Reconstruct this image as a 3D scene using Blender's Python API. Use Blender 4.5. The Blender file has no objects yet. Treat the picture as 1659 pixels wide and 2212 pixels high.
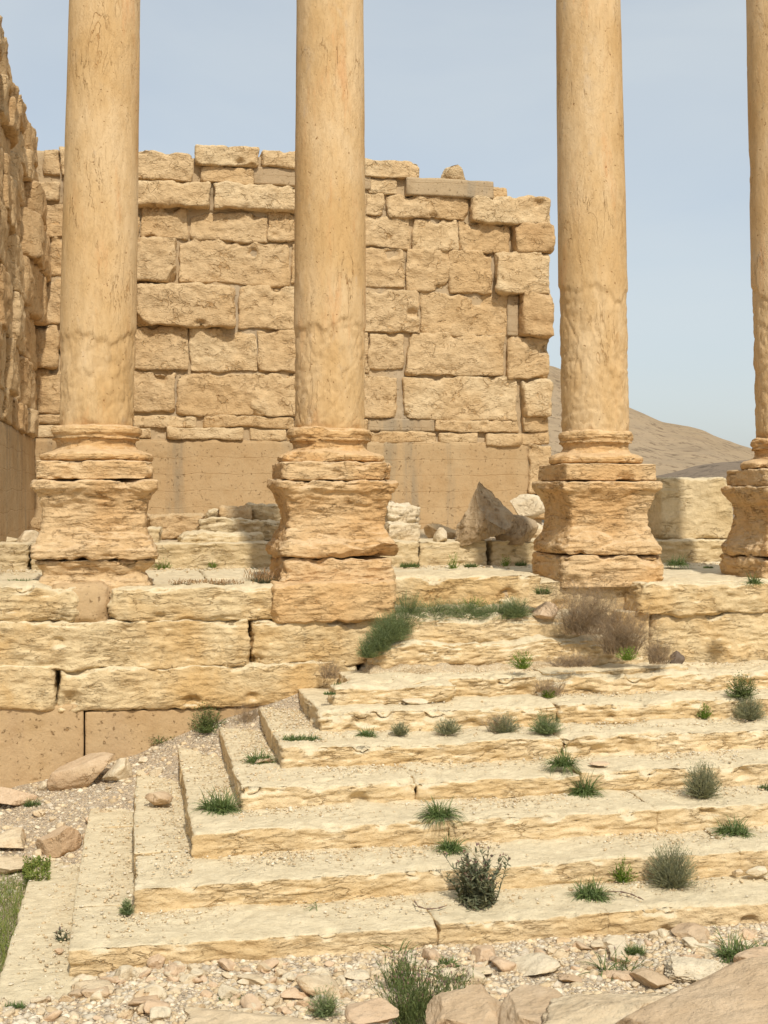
import bpy, bmesh, math, random
import numpy as np
R = math.radians
random.seed(7)
rng = np.random.default_rng(11)
# ------------------------------------------------------------------ camera, sky, sun
TH = R(11.1); F = 2700.0; U0 = 829.5; VH = 1070.0     # yaw, focal length and horizon in a 1659x2212 frame
CT, ST = math.cos(TH), math.sin(TH)
scene = bpy.context.scene
cam_d = bpy.data.cameras.new("camera"); cam = bpy.data.objects.new("camera", cam_d)
scene.collection.objects.link(cam); scene.camera = cam
cam.location = (0, 0, 0); cam.rotation_euler = (R(90), 0, -TH)
cam_d.sensor_fit = 'VERTICAL'; cam_d.sensor_height = 36.0; cam_d.lens = F / 2212 * 36.0
cam_d.shift_y = -36.0 / 2212
cam_d.clip_end = 6000; cam_d.clip_start = 0.05
SUN_AZ, SUN_EL = R(5.5), R(47)
w = bpy.data.worlds.new("World"); scene.world = w; w.use_nodes = True
nt = w.node_tree; nt.nodes.clear()
sky = nt.nodes.new('ShaderNodeTexSky'); sky.sky_type = 'NISHITA'; sky.sun_disc = False
sky.sun_elevation = SUN_EL; sky.sun_rotation = math.pi - SUN_AZ
sky.air_density = 1.0; sky.dust_density = 3.2; sky.ozone_density = .8; sky.altitude = 400
tc = nt.nodes.new('ShaderNodeTexCoord')
mp = nt.nodes.new('ShaderNodeMapping'); mp.inputs['Scale'].default_value = (1.0, 1.0, 3.2); mp.inputs['Rotation'].default_value = (R(8), R(-16), R(20))
cn = nt.nodes.new('ShaderNodeTexNoise'); cn.inputs['Scale'].default_value = 2.3; cn.inputs['Detail'].default_value = 7; cn.inputs['Roughness'].default_value = 0.5; cn.inputs['Distortion'].default_value = .4
cr = nt.nodes.new('ShaderNodeMapRange'); cr.inputs['From Min'].default_value = 0.34; cr.inputs['From Max'].default_value = 0.72; cr.inputs['To Min'].default_value = .54; cr.inputs['To Max'].default_value = .78
mx = nt.nodes.new('ShaderNodeMix'); mx.data_type = 'RGBA'; mx.inputs['B'].default_value = (4.9, 5.25, 5.3, 1)
bg = nt.nodes.new('ShaderNodeBackground'); bg.inputs['Strength'].default_value = 0.13
wo = nt.nodes.new('ShaderNodeOutputWorld')
L = nt.links.new
L(tc.outputs['Generated'], mp.inputs['Vector']); L(mp.outputs[0], cn.inputs['Vector']); L(cn.outputs['Fac'], cr.inputs['Value'])
L(cr.outputs[0], mx.inputs['Factor']); L(sky.outputs[0], mx.inputs['A']); L(mx.outputs['Result'], bg.inputs['Color']); L(bg.outputs[0], wo.inputs['Surface'])
sd = bpy.data.lights.new("sun", 'SUN'); sd.energy = 3.15; sd.angle = R(1.8); sd.color = (1.0, 0.95, 0.86)
so = bpy.data.objects.new("sun", sd); scene.collection.objects.link(so)
so.rotation_euler = (math.pi/2 - SUN_EL, 0, SUN_AZ)
scene.view_settings.view_transform = 'Standard'; scene.view_settings.look = 'None'
scene.view_settings.exposure = 0.16; scene.view_settings.gamma = 1.0; scene.view_settings.use_curve_mapping = False
scene.cycles.max_bounces = 6; scene.cycles.diffuse_bounces = 3

# ------------------------------------------------------------------ pixel -> world
def ray(u, v):
    t = (u - U0) / F; s = (VH - v) / F
    return np.array([ST + t*CT, CT - t*ST, s])
def at_z(u, v, z): return ray(u, v) * z
def at_Y(u, v, Y): d = ray(u, v); return d * (Y / d[1])
def at_Z(u, v, Z): d = ray(u, v); return d * (Z / d[2])

# ------------------------------------------------------------------ numpy noise
_pr = np.random.default_rng(5); PERM = _pr.permutation(256).astype(np.int32); PERM = np.concatenate([PERM, PERM, PERM])
GR = _pr.normal(size=(256, 3)); GR /= np.linalg.norm(GR, axis=1)[:, None]; GR = GR.astype(np.float32)
def perlin(P):
    P = np.asarray(P, dtype=np.float32); I = np.floor(P).astype(np.int32); f = P - I; I &= 255
    w_ = f*f*f*(f*(f*6-15)+10); out = 0
    for a in (0, 1):
        A = PERM[I[:, 0] + a]; wa = w_[:, 0] if a else 1-w_[:, 0]
        for b in (0, 1):
            B = PERM[A + I[:, 1] + b]; wb = w_[:, 1] if b else 1-w_[:, 1]
            for c in (0, 1):
                g = GR[PERM[B + I[:, 2] + c]]; wc = w_[:, 2] if c else 1-w_[:, 2]
                out = out + wa*wb*wc*(g[:, 0]*(f[:, 0]-a)+g[:, 1]*(f[:, 1]-b)+g[:, 2]*(f[:, 2]-c))
    return out * 1.5
def fbm(P, oct=4, gain=.5):
    P = np.asarray(P, dtype=np.float32); s = 0; a = 1.0
    for i in range(oct):
        s = s + a*perlin(P + 17.3*i); P = P*2.03; a *= gain
    return s
def smooth(x, a, b):
    t = np.clip((x-a)/(b-a), 0, 1); return t*t*(3-2*t)
def groove(P, sc, wid, seed):
    Q = P*np.array(sc) + seed
    Q = Q + .45*np.stack([perlin(Q*.9+9), perlin(Q*.9+31), perlin(Q*.9+57)], 1)
    n = np.abs(perlin(Q))
    return np.clip(1 - n/wid, 0, 1)

# ------------------------------------------------------------------ objects
COL = scene.collection
def link(o): COL.objects.link(o); return o
def mesh(name, V, Fq, smooth_=True):
    me = bpy.data.meshes.new(name)
    V = np.asarray(V, dtype=np.float32); Fq = np.asarray(Fq, dtype=np.int32); k = Fq.shape[1]
    me.vertices.add(len(V)); me.vertices.foreach_set('co', V.ravel())
    me.loops.add(Fq.size); me.loops.foreach_set('vertex_index', Fq.ravel())
    me.polygons.add(len(Fq)); me.polygons.foreach_set('loop_start', np.arange(0, Fq.size, k, dtype=np.int32))
    if smooth_: me.polygons.foreach_set('use_smooth', np.ones(len(Fq), dtype=bool))
    me.update(calc_edges=True); me.validate(); return me
def tag(o, label=None, cat=None, group=None, kind=None):
    if label: o['label'] = label
    if cat: o['category'] = cat
    if group: o['group'] = group
    if kind: o['kind'] = kind
    return o
def thing(name, loc, label, cat, group=None):
    o = bpy.data.objects.new(name, None); o.location = tuple(float(a) for a in loc); o.empty_display_size = .2
    return tag(link(o), label, cat, group)
def obj(name, V, Fq, mat, parent=None, origin=None, sm=True):
    V = np.asarray(V, dtype=np.float64)
    if origin is None: origin = np.array([(V[:, 0].min()+V[:, 0].max())/2, (V[:, 1].min()+V[:, 1].max())/2, V[:, 2].min()])
    me = mesh(name, V - origin, Fq, sm); mats = mat if isinstance(mat, list) else [mat]
    for m in mats: me.materials.append(m)
    o = link(bpy.data.objects.new(name, me))
    if parent:
        o.parent = parent; o.location = tuple(np.array(origin) - np.array(parent.location))
    else: o.location = tuple(origin)
    return o
def join(parts):
    Vs, Fs, n = [], [], 0
    for V, Fq in parts:
        Vs.append(V); Fs.append(Fq + n); n += len(V)
    return np.concatenate(Vs), np.concatenate(Fs)

# ------------------------------------------------------------------ shapes
def lattice(lo, hi, res, skip=()):
    lo = np.array(lo, float); hi = np.array(hi, float)
    n = np.maximum(2, np.ceil((hi-lo)/np.array(res)).astype(int)); nx, ny, nz = n
    sy, sz = (ny+1)*(nz+1), nz+1
    ids, faces = [], []
    def grid(A, B, fn, flip):
        a, b = np.meshgrid(np.arange(A), np.arange(B), indexing='ij'); a = a.ravel(); b = b.ravel()
        q = np.stack([fn(a, b), fn(a+1, b), fn(a+1, b+1), fn(a, b+1)], 1)
        faces.append(q[:, ::-1] if flip else q)
    if 'x0' not in skip: grid(ny, nz, lambda a, b: 0*sy+a*sz+b, True)
    if 'x1' not in skip: grid(ny, nz, lambda a, b: nx*sy+a*sz+b, False)
    if 'y0' not in skip: grid(nx, nz, lambda a, b: a*sy+0*sz+b, False)
    if 'y1' not in skip: grid(nx, nz, lambda a, b: a*sy+ny*sz+b, True)
    if 'z0' not in skip: grid(nx, ny, lambda a, b: a*sy+b*sz, True)
    if 'z1' not in skip: grid(nx, ny, lambda a, b: a*sy+b*sz+nz, False)
    Fq = np.concatenate(faces); uq, inv = np.unique(Fq.ravel(), return_inverse=True); Fq = inv.reshape(Fq.shape)
    i = uq//sy; j = (uq % sy)//sz; k = uq % sz
    V = lo + (hi-lo)*np.stack([i/nx, j/ny, k/nz], 1)
    return V, Fq
def bites(V, N, pts, rads, depth):
    h = np.zeros(len(V)); nz = None
    for p, r in zip(pts, rads):
        d = np.linalg.norm((V-p)*np.array([1, 1, 1.35]), axis=1); m = np.where(d < r*1.5)[0]
        if not len(m): continue
        dd = d[m]*(1+.45*perlin(V[m]*6.3+r*50)); h[m] = np.maximum(h[m], depth*r*smooth(-dd, -r, -.35*r)*(1+.3*perlin(V[m]*15)))
    return V - N*h[:, None]
def rbox(lo, hi, res=.03, r=.04, amp=.015, seed=0.0, layer=.012, wob=.02, skip=(), chips=0, edge=1.0, gsc=(1.6, 1.6, 8), lw=.10, bite=0, br=(.05, .16)):
    """rounded, eroded stone block"""
    if not isinstance(res, (tuple, list)): res = (res,)*3
    lo = np.array(lo, float); hi = np.array(hi, float)
    V, Fq = lattice(lo, hi, res, skip)
    W = V + seed
    rr = r*np.clip(.75 + edge*1.3*perlin(W*1.9) + .5*edge*perlin(W*6.1), .25, 2.2)
    rr = np.minimum(rr, .49*(hi-lo).min())[:, None]
    q = np.minimum(np.maximum(V, lo+rr), hi-rr); d = V-q; L_ = np.linalg.norm(d, axis=1)[:, None]; n = d/np.maximum(L_, 1e-6)
    P = q + n*np.minimum(L_, rr)
    c = (lo+hi)/2
    rs = np.random.default_rng(int(abs(seed)*997) % 100000)
    for _ in range(chips):
        s = rs.choice([-1, 1], 3); m = np.array([s[0]*rs.uniform(.2, 1), -rs.uniform(.3, 1), s[2]*rs.uniform(.2, 1)]); m /= np.linalg.norm(m)
        mx_ = np.abs((hi-lo)/2*m).sum(); dd = mx_ - rs.uniform(.05, .22)*min(hi-lo)
        e = (P-c)@m - dd + .03*perlin(W*6)
        P = P - np.clip(e, 0, None)[:, None]*m
    if wob: P = P + wob*np.stack([perlin(W*1.1+3), perlin(W*1.1+40), perlin(W*1.1+80)], 1)
    h = amp*fbm(W*3.1, 5, .55)
    if layer: h = h + (1-.75*smooth(n[:, 2], .3, .8))*layer*1.1*fbm(W*np.array([4.5, 4.5, 17])+7, 3, .6)
    if layer:
        h = h - layer*groove(W, gsc, lw, 3.3) - .6*layer*groove(W, (gsc[0]*2.1, gsc[1]*2.1, gsc[2]*1.9), lw*1.3, 11.7)
        h = h + layer*.9*fbm(W*np.array([2.2, 2.2, 10]), 3)
    Q = P + n*h[:, None]
    if bite:
        nb = int(bite*(hi[0]-lo[0])); pts = np.stack([rs.uniform(lo[0], hi[0], nb), np.full(nb, lo[1]), np.where(rs.random(nb) < .75, hi[2], lo[2]+rs.random(nb)*(hi[2]-lo[2]))], 1)
        Q = bites(Q, n, pts, rs.uniform(br[0], br[1], nb), .55)
    return Q, Fq
_ico = {}
def ico(k):
    if k not in _ico:
        bm = bmesh.new(); bmesh.ops.create_icosphere(bm, subdivisions=k, radius=1)
        V = np.array([v.co[:] for v in bm.verts]); Fq = np.array([[v.index for v in f.verts] for f in bm.faces]); bm.free(); _ico[k] = (V, Fq)
    return _ico[k]
def rock(seed, k=4, cuts=10, amp=.06, fine=.02, size=(1, 1, 1), flatb=True, worn=.0, pit=0.0):
    """chunky stone that fills a box of the given half sizes, centred on 0"""
    V, Fq = ico(k); V = V.copy(); rs = np.random.default_rng(seed)
    dirs = rs.normal(size=(cuts, 3)); dirs /= np.linalg.norm(dirs, axis=1)[:, None]
    for m in dirs:
        e = V@m - rs.uniform(.42, .78) ; V = V - np.clip(e, 0, None)[:, None]*m
    lo, hi = V.min(0), V.max(0); V = (V-(lo+hi)/2)/((hi-lo)/2)
    sz = np.array(size, float); N0 = V/np.linalg.norm(V, axis=1)[:, None]; g = sz.mean()
    W = V*sz/g + seed*3.71
    h = amp*fbm(W*1.3, 3) + fine*fbm(W*5, 4, .6)
    if pit: h = h - pit*np.clip(1-np.abs(perlin(W*np.array([4, 4, 7])))/.25, 0, 1)
    V = V*sz + N0*(h*g)[:, None]
    return V, Fq
def rotz(V, a): c, s = math.cos(a), math.sin(a); return np.stack([V[:, 0]*c-V[:, 1]*s, V[:, 0]*s+V[:, 1]*c, V[:, 2]], 1)
def roty(V, a): c, s = math.cos(a), math.sin(a); return np.stack([V[:, 0]*c+V[:, 2]*s, V[:, 1], -V[:, 0]*s+V[:, 2]*c], 1)

# ------------------------------------------------------------------ materials
def new_mat(name):
    m = bpy.data.materials.new(name); m.use_nodes = True; t = m.node_tree; t.nodes.clear()
    o = t.nodes.new('ShaderNodeOutputMaterial'); b = t.nodes.new('ShaderNodeBsdfPrincipled'); t.links.new(b.outputs[0], o.inputs[0])
    b.inputs['Roughness'].default_value = .92; b.inputs['Specular IOR Level'].default_value = .12
    return m, t, b
def nnoise(t, vec, scale, detail=5, rough=.55, dist=0):
    n = t.nodes.new('ShaderNodeTexNoise'); n.inputs['Scale'].default_value = scale; n.inputs['Detail'].default_value = detail
    n.inputs['Roughness'].default_value = rough; n.inputs['Distortion'].default_value = dist; t.links.new(vec, n.inputs['Vector']); return n.outputs['Fac']
def rng_(t, val, a, b, c=0, d=1):
    n = t.nodes.new('ShaderNodeMapRange'); n.interpolation_type = 'SMOOTHSTEP'
    for k, x in zip(('From Min', 'From Max', 'To Min', 'To Max'), (a, b, c, d)): n.inputs[k].default_value = x
    t.links.new(val, n.inputs['Value']); return n.outputs[0]
def mixc(t, f, a, b, mode='MIX'):
    n = t.nodes.new('ShaderNodeMix'); n.data_type = 'RGBA'; n.blend_type = mode
    for key, x in (('Factor', f), ('A', a), ('B', b)):
        if isinstance(x, (int, float)): n.inputs[key].default_value = x
        elif isinstance(x, tuple): n.inputs[key].default_value = (*x, 1)
        else: t.links.new(x, n.inputs[key])
    return n.outputs['Result']
def math_(t, op, a, b=0.0):
    n = t.nodes.new('ShaderNodeMath'); n.operation = op
    for k, x in ((0, a), (1, b)):
        if isinstance(x, (int, float)): n.inputs[k].default_value = x
        else: t.links.new(x, n.inputs[k])
    return n.outputs[0]
def mapv(t, vec, sc, loc=(0, 0, 0)):
    n = t.nodes.new('ShaderNodeMapping'); n.inputs['Scale'].default_value = sc; n.inputs['Location'].default_value = loc; t.links.new(vec, n.inputs['Vector']); return n.outputs[0]
def cracks(t, vec, sc, scale, width, dist=.5):
    v = mapv(t, vec, sc)
    dn = t.nodes.new('ShaderNodeTexNoise'); dn.inputs['Scale'].default_value = scale*.8; dn.inputs['Detail'].default_value = 4; t.links.new(v, dn.inputs['Vector'])
    ad = t.nodes.new('ShaderNodeVectorMath'); ad.operation = 'MULTIPLY_ADD'; ad.inputs[1].default_value = (dist/scale*2,)*3
    t.links.new(dn.outputs['Color'], ad.inputs[0]); t.links.new(v, ad.inputs[2])
    vo = t.nodes.new('ShaderNodeTexVoronoi'); vo.feature = 'DISTANCE_TO_EDGE'; vo.inputs['Scale'].default_value = scale
    t.links.new(ad.outputs[0], vo.inputs['Vector'])
    return rng_(t, vo.outputs['Distance'], 0, width)
def bump(t, h, strength, dist, prev=None):
    n = t.nodes.new('ShaderNodeBump'); n.inputs['Strength'].default_value = strength; n.inputs['Distance'].default_value = dist
    t.links.new(h, n.inputs['Height'])
    if prev is not None: t.links.new(prev, n.inputs['Normal'])
    return n.outputs[0]
def stone(name, side, alt, top, crack=(1.2, 1.2, 6), cs=1.6, cw=.05, cd=.02, cdark=.88, pits=.4, fine=.8, flk=1.0, midd=.014, lump=.03, topamt=1.0, grey=None, patchy=.9, wear_z=(.35, .8)):
    m, t, b = new_mat(name)
    g = t.nodes.new('ShaderNodeNewGeometry'); P = g.outputs['Position']
    big = nnoise(t, P, patchy, 5, .6, .3); fin = nnoise(t, P, 9, 8, .65); grain = nnoise(t, P, 70, 6, .7)
    lum = nnoise(t, mapv(t, P, (1, 1, 1.8)), 3.2, 8, .62)
    c = mixc(t, rng_(t, big, .38, .62), side, alt)
    if grey: c = mixc(t, rng_(t, nnoise(t, mapv(t, P, (1, 1, .5), (5, 3, 8)), 1.3, 7, .65), .55, .72, 0, .75), c, grey)
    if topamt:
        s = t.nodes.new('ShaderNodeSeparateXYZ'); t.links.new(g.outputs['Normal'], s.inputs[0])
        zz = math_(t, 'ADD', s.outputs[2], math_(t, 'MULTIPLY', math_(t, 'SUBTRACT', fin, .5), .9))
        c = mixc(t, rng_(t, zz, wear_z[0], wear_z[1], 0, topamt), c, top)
    side_ = None
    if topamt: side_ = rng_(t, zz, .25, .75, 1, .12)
    def contour(sc, scale, wd, loc, dist):
        v_ = nnoise(t, mapv(t, P, sc, loc), scale, 4, .5, dist)
        return rng_(t, math_(t, 'ABSOLUTE', math_(t, 'SUBTRACT', v_, .5)), 0, wd)
    mask = rng_(t, nnoise(t, mapv(t, P, (1, 1, 1.5), (2, 9, 4)), 2.6, 3), .46, .60)
    if side_ is not None: mask = math_(t, 'MULTIPLY', mask, side_)
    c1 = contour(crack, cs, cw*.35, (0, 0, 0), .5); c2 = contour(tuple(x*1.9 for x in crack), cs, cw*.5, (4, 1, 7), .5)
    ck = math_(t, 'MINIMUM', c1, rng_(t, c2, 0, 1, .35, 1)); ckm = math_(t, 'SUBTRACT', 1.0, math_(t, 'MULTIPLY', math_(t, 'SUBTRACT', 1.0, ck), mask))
    rd = t.nodes.new('ShaderNodeTexNoise'); rd.noise_type = 'RIDGED_MULTIFRACTAL'; rd.inputs['Scale'].default_value = cs*2.0; rd.inputs['Detail'].default_value = 6; rd.inputs['Roughness'].default_value = .55
    t.links.new(mapv(t, P, crack, (3, 3, 3)), rd.inputs['Vector']); flake = rd.outputs['Fac']
    c = mixc(t, rng_(t, fin, .25, .75, 0, 1), mixc(t, 1.0, c, (.86, .84, .80), 'MULTIPLY'), mixc(t, 1.0, c, (1.08, 1.08, 1.07), 'MULTIPLY'))
    c = mixc(t, rng_(t, grain, .3, .7, .0, .22), c, mixc(t, 1.0, c, (.78, .74, .68), 'MULTIPLY'))
    c = mixc(t, ckm, mixc(t, 1.0, c, (cdark, cdark*.90, cdark*.78), 'MULTIPLY'), c)  # crack lines browned: mostly crack shadow painted into the colour, partly dirt
    pt = t.nodes.new('ShaderNodeTexVoronoi'); pt.inputs['Scale'].default_value = 26; t.links.new(P, pt.inputs['Vector'])
    pit = rng_(t, pt.outputs['Distance'], .08, .34)
    n = bump(t, lum, 1.0, lump); n = bump(t, flake, flk, .028, n); n = bump(t, ckm, 1.0, cd*.9, n)
    mid = nnoise(t, mapv(t, P, (1, 1, 1.6), (7, 2, 5)), 24, 6, .62); n = bump(t, mid, .9, midd, n); n = bump(t, pit, pits, .005, n); n = bump(t, fin, fine, .03, n); n = bump(t, grain, fine, .005, n)
    t.links.new(c, b.inputs['Base Color']); t.links.new(n, b.inputs['Normal']); return m
CREAM = (.72, .595, .375)
M = {}
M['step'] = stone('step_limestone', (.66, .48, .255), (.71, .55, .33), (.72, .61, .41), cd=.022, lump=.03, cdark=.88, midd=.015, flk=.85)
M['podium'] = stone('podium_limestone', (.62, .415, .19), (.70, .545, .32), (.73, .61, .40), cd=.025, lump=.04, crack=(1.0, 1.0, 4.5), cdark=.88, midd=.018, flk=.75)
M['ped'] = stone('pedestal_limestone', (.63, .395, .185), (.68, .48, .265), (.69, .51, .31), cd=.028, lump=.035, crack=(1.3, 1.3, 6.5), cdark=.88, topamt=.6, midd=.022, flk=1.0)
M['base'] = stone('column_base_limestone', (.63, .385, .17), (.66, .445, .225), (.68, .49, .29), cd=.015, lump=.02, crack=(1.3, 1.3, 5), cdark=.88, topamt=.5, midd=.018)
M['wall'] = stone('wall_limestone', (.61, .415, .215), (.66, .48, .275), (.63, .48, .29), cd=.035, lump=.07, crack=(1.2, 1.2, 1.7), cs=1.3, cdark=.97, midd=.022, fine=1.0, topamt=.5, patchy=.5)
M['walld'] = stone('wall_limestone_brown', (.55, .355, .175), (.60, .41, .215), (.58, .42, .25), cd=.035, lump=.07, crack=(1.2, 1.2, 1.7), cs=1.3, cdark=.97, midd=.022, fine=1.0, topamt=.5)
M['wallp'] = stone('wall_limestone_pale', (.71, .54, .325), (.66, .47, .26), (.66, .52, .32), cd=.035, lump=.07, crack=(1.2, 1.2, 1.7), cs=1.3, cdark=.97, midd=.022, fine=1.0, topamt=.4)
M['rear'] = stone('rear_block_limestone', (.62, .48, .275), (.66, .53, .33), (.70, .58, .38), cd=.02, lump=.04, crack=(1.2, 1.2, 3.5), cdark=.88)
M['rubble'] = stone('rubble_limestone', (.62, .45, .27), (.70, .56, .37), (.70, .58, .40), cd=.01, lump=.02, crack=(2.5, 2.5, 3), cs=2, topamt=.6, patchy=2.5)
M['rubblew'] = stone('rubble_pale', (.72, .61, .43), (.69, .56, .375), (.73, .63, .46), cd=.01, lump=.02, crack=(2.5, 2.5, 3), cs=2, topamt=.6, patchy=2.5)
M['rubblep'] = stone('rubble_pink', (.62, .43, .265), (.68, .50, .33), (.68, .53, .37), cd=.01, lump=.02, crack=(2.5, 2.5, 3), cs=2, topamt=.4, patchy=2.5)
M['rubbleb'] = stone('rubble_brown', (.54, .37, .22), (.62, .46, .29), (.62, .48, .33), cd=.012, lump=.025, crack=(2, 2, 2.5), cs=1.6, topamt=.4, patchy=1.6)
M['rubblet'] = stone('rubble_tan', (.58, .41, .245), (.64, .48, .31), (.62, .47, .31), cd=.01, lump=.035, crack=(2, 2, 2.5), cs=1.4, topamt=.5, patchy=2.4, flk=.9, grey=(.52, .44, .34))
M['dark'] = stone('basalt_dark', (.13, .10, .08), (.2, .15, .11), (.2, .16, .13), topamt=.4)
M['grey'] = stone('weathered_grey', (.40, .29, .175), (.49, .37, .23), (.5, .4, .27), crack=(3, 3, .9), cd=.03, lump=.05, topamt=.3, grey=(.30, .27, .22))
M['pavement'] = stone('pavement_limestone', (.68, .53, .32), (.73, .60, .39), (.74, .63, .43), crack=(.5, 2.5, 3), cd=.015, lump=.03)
def shaft_mat():
    m, t, b = new_mat('shaft_limestone')
    tcn = t.nodes.new('ShaderNodeTexCoord'); P = tcn.outputs['Object']; inf = t.nodes.new('ShaderNodeObjectInfo')
    of = t.nodes.new('ShaderNodeVectorMath'); of.operation = 'ADD'; cb = t.nodes.new('ShaderNodeCombineXYZ')
    t.links.new(math_(t, 'MULTIPLY', inf.outputs['Random'], 40.0), cb.inputs[2]); t.links.new(P, of.inputs[0]); t.links.new(cb.outputs[0], of.inputs[1]); P = of.outputs[0]
    big = nnoise(t, mapv(t, P, (1, 1, .35)), 2.2, 6, .6, .4); fin = nnoise(t, mapv(t, P, (1, 1, .4)), 14, 8, .68); grain = nnoise(t, P, 80, 5, .7)
    c = mixc(t, rng_(t, big, .36, .66), (.585, .40, .20), (.62, .45, .25))
    c = mixc(t, rng_(t, nnoise(t, mapv(t, P, (1.6, 1.6, .3), (4, 4, 4)), 2.6, 7, .7), .54, .72, 0, .6), c, (.60, .325, .14))
    c = mixc(t, rng_(t, nnoise(t, mapv(t, P, (1, 1, .5), (8, 1, 3)), 3.4, 6, .6), .60, .74, 0, .5), c, (.52, .43, .32))
    c = mixc(t, rng_(t, fin, .28, .72), mixc(t, 1.0, c, (.93, .91, .88), 'MULTIPLY'), mixc(t, 1.0, c, (1.05, 1.05, 1.05), 'MULTIPLY'))
    c = mixc(t, rng_(t, nnoise(t, mapv(t, P, (1, 1, .6), (2, 2, 9)), 1.1, 5, .6), .38, .62, 0, 1), mixc(t, 1.0, c, (.93, .88, .80), 'MULTIPLY'), mixc(t, 1.0, c, (1.05, 1.06, 1.10), 'MULTIPLY'))
    ck = rng_(t, math_(t, 'ABSOLUTE', math_(t, 'SUBTRACT', nnoise(t, mapv(t, P, (2.6, 2.6, .62)), 1.7, 5, .58, .7), .5)), 0, .010)
    mk = rng_(t, nnoise(t, mapv(t, P, (1, 1, .6), (7, 7, 1)), 1.9, 3), .50, .60); ck = math_(t, 'MAXIMUM', ck, math_(t, 'SUBTRACT', 1.0, mk))
    ck2 = rng_(t, math_(t, 'ABSOLUTE', math_(t, 'SUBTRACT', nnoise(t, mapv(t, P, (7, 7, 2.0), (3, 5, 1)), 1.9, 4, .6, .5), .5)), 0, .022)
    c = mixc(t, ck, mixc(t, 1.0, c, (.78, .68, .58), 'MULTIPLY'), c)
    c = mixc(t, rng_(t, ck2, 0, 1, .2, 0), c, mixc(t, 1.0, c, (.6, .5, .4), 'MULTIPLY'))
    pt = t.nodes.new('ShaderNodeTexNoise'); pt.inputs['Scale'].default_value = 24; pt.inputs['Detail'].default_value = 2; t.links.new(P, pt.inputs['Vector'])
    pk = rng_(t, pt.outputs['Fac'], .24, .32); c = mixc(t, pk, mixc(t, 1.0, c, (.55, .45, .36), 'MULTIPLY'), c)
    n = bump(t, fin, .8, .016); n = bump(t, nnoise(t, mapv(t, P, (1, 1, .7), (1, 6, 2)), 30, 5, .6), .7, .006, n); n = bump(t, ck, .8, .008, n); n = bump(t, ck2, .5, .004, n); n = bump(t, pk, .6, .006, n); n = bump(t, grain, .5, .002, n)
    t.links.new(c, b.inputs['Base Color']); t.links.new(n, b.inputs['Normal']); return m
M['shaft'] = shaft_mat()
def concrete(name, a, b_, board=2.9, dark=(.30, .25, .18)):
    m, t, b = new_mat(name); g = t.nodes.new('ShaderNodeNewGeometry'); P = g.outputs['Position']
    c = mixc(t, rng_(t, nnoise(t, mapv(t, P, (1, 1, .5)), 1.1, 6, .65), .35, .65), a, b_)
    st = nnoise(t, mapv(t, P, (2.4, 2.4, .22)), 1.0, 5, .6); c = mixc(t, rng_(t, st, .50, .70, 0, .65), c, dark)
    gr = nnoise(t, P, 45, 6, .7); c = mixc(t, rng_(t, gr, .3, .7, 0, .3), c, mixc(t, 1.0, c, (.7, .68, .64), 'MULTIPLY'))
    if board:
        s = t.nodes.new('ShaderNodeSeparateXYZ'); t.links.new(P, s.inputs[0])
        zz = math_(t, 'ADD', math_(t, 'MULTIPLY', s.outputs[2], board), math_(t, 'MULTIPLY', nnoise(t, mapv(t, P, (1, 1, .2)), 1.2, 3), .5))
        fr = math_(t, 'ABSOLUTE', math_(t, 'SUBTRACT', math_(t, 'FRACT', zz), .5)); ln = rng_(t, fr, 0, .035)
        lm = rng_(t, nnoise(t, mapv(t, P, (1, 1, 3), (3, 3, 3)), 1.1, 3), .42, .62, 0.25, 1); c = mixc(t, math_(t, 'MULTIPLY', math_(t, 'SUBTRACT', 1.0, ln), lm), c, mixc(t, 1.0, c, (.82, .75, .66), 'MULTIPLY'))
    ck = cracks(t, P, (1, 1, 1.2), .9, .02); mk = rng_(t, nnoise(t, P, 1.2, 3), .55, .62); ck = math_(t, 'MAXIMUM', ck, math_(t, 'SUBTRACT', 1.0, mk))
    bl = nnoise(t, mapv(t, P, (1, 1, 1.3), (9, 2, 6)), 2.6, 8, .7); c = mixc(t, rng_(t, bl, .5, .72, 0, .55), c, mixc(t, 1.0, c, (.78, .72, .62), 'MULTIPLY')); c = mixc(t, rng_(t, bl, .26, .42, .45, 0), c, mixc(t, 1.0, c, (1.2, 1.18, 1.12), 'MULTIPLY'))
    ho = rng_(t, nnoise(t, P, 17, 5, .65), .30, .40); c = mixc(t, ho, mixc(t, 1.0, c, (.66, .6, .52), 'MULTIPLY'), c)
    n = bump(t, nnoise(t, P, 5, 8, .65), .8, .03); n = bump(t, nnoise(t, P, 28, 5, .6), .7, .008, n)
    if board: n = bump(t, ln, .5, .008, n)
    n = bump(t, ho, .8, .012, n); n = bump(t, gr, .5, .004, n)
    t.links.new(c, b.inputs['Base Color']); t.links.new(n, b.inputs['Normal']); return m
M['conc'] = concrete('board_marked_concrete', (.475, .32, .165), (.50, .355, .195), dark=(.27, .225, .155))
M['concg'] = concrete('grey_concrete', (.44, .32, .19), (.47, .35, .21))
M['mortar'] = concrete('mortar', (.47, .35, .21), (.50, .37, .22), board=0, dark=(.42, .34, .24))
M['plaster'] = concrete('smooth_facing_stone', (.475, .315, .16), (.53, .37, .20), board=0, dark=(.44, .30, .17))
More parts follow.
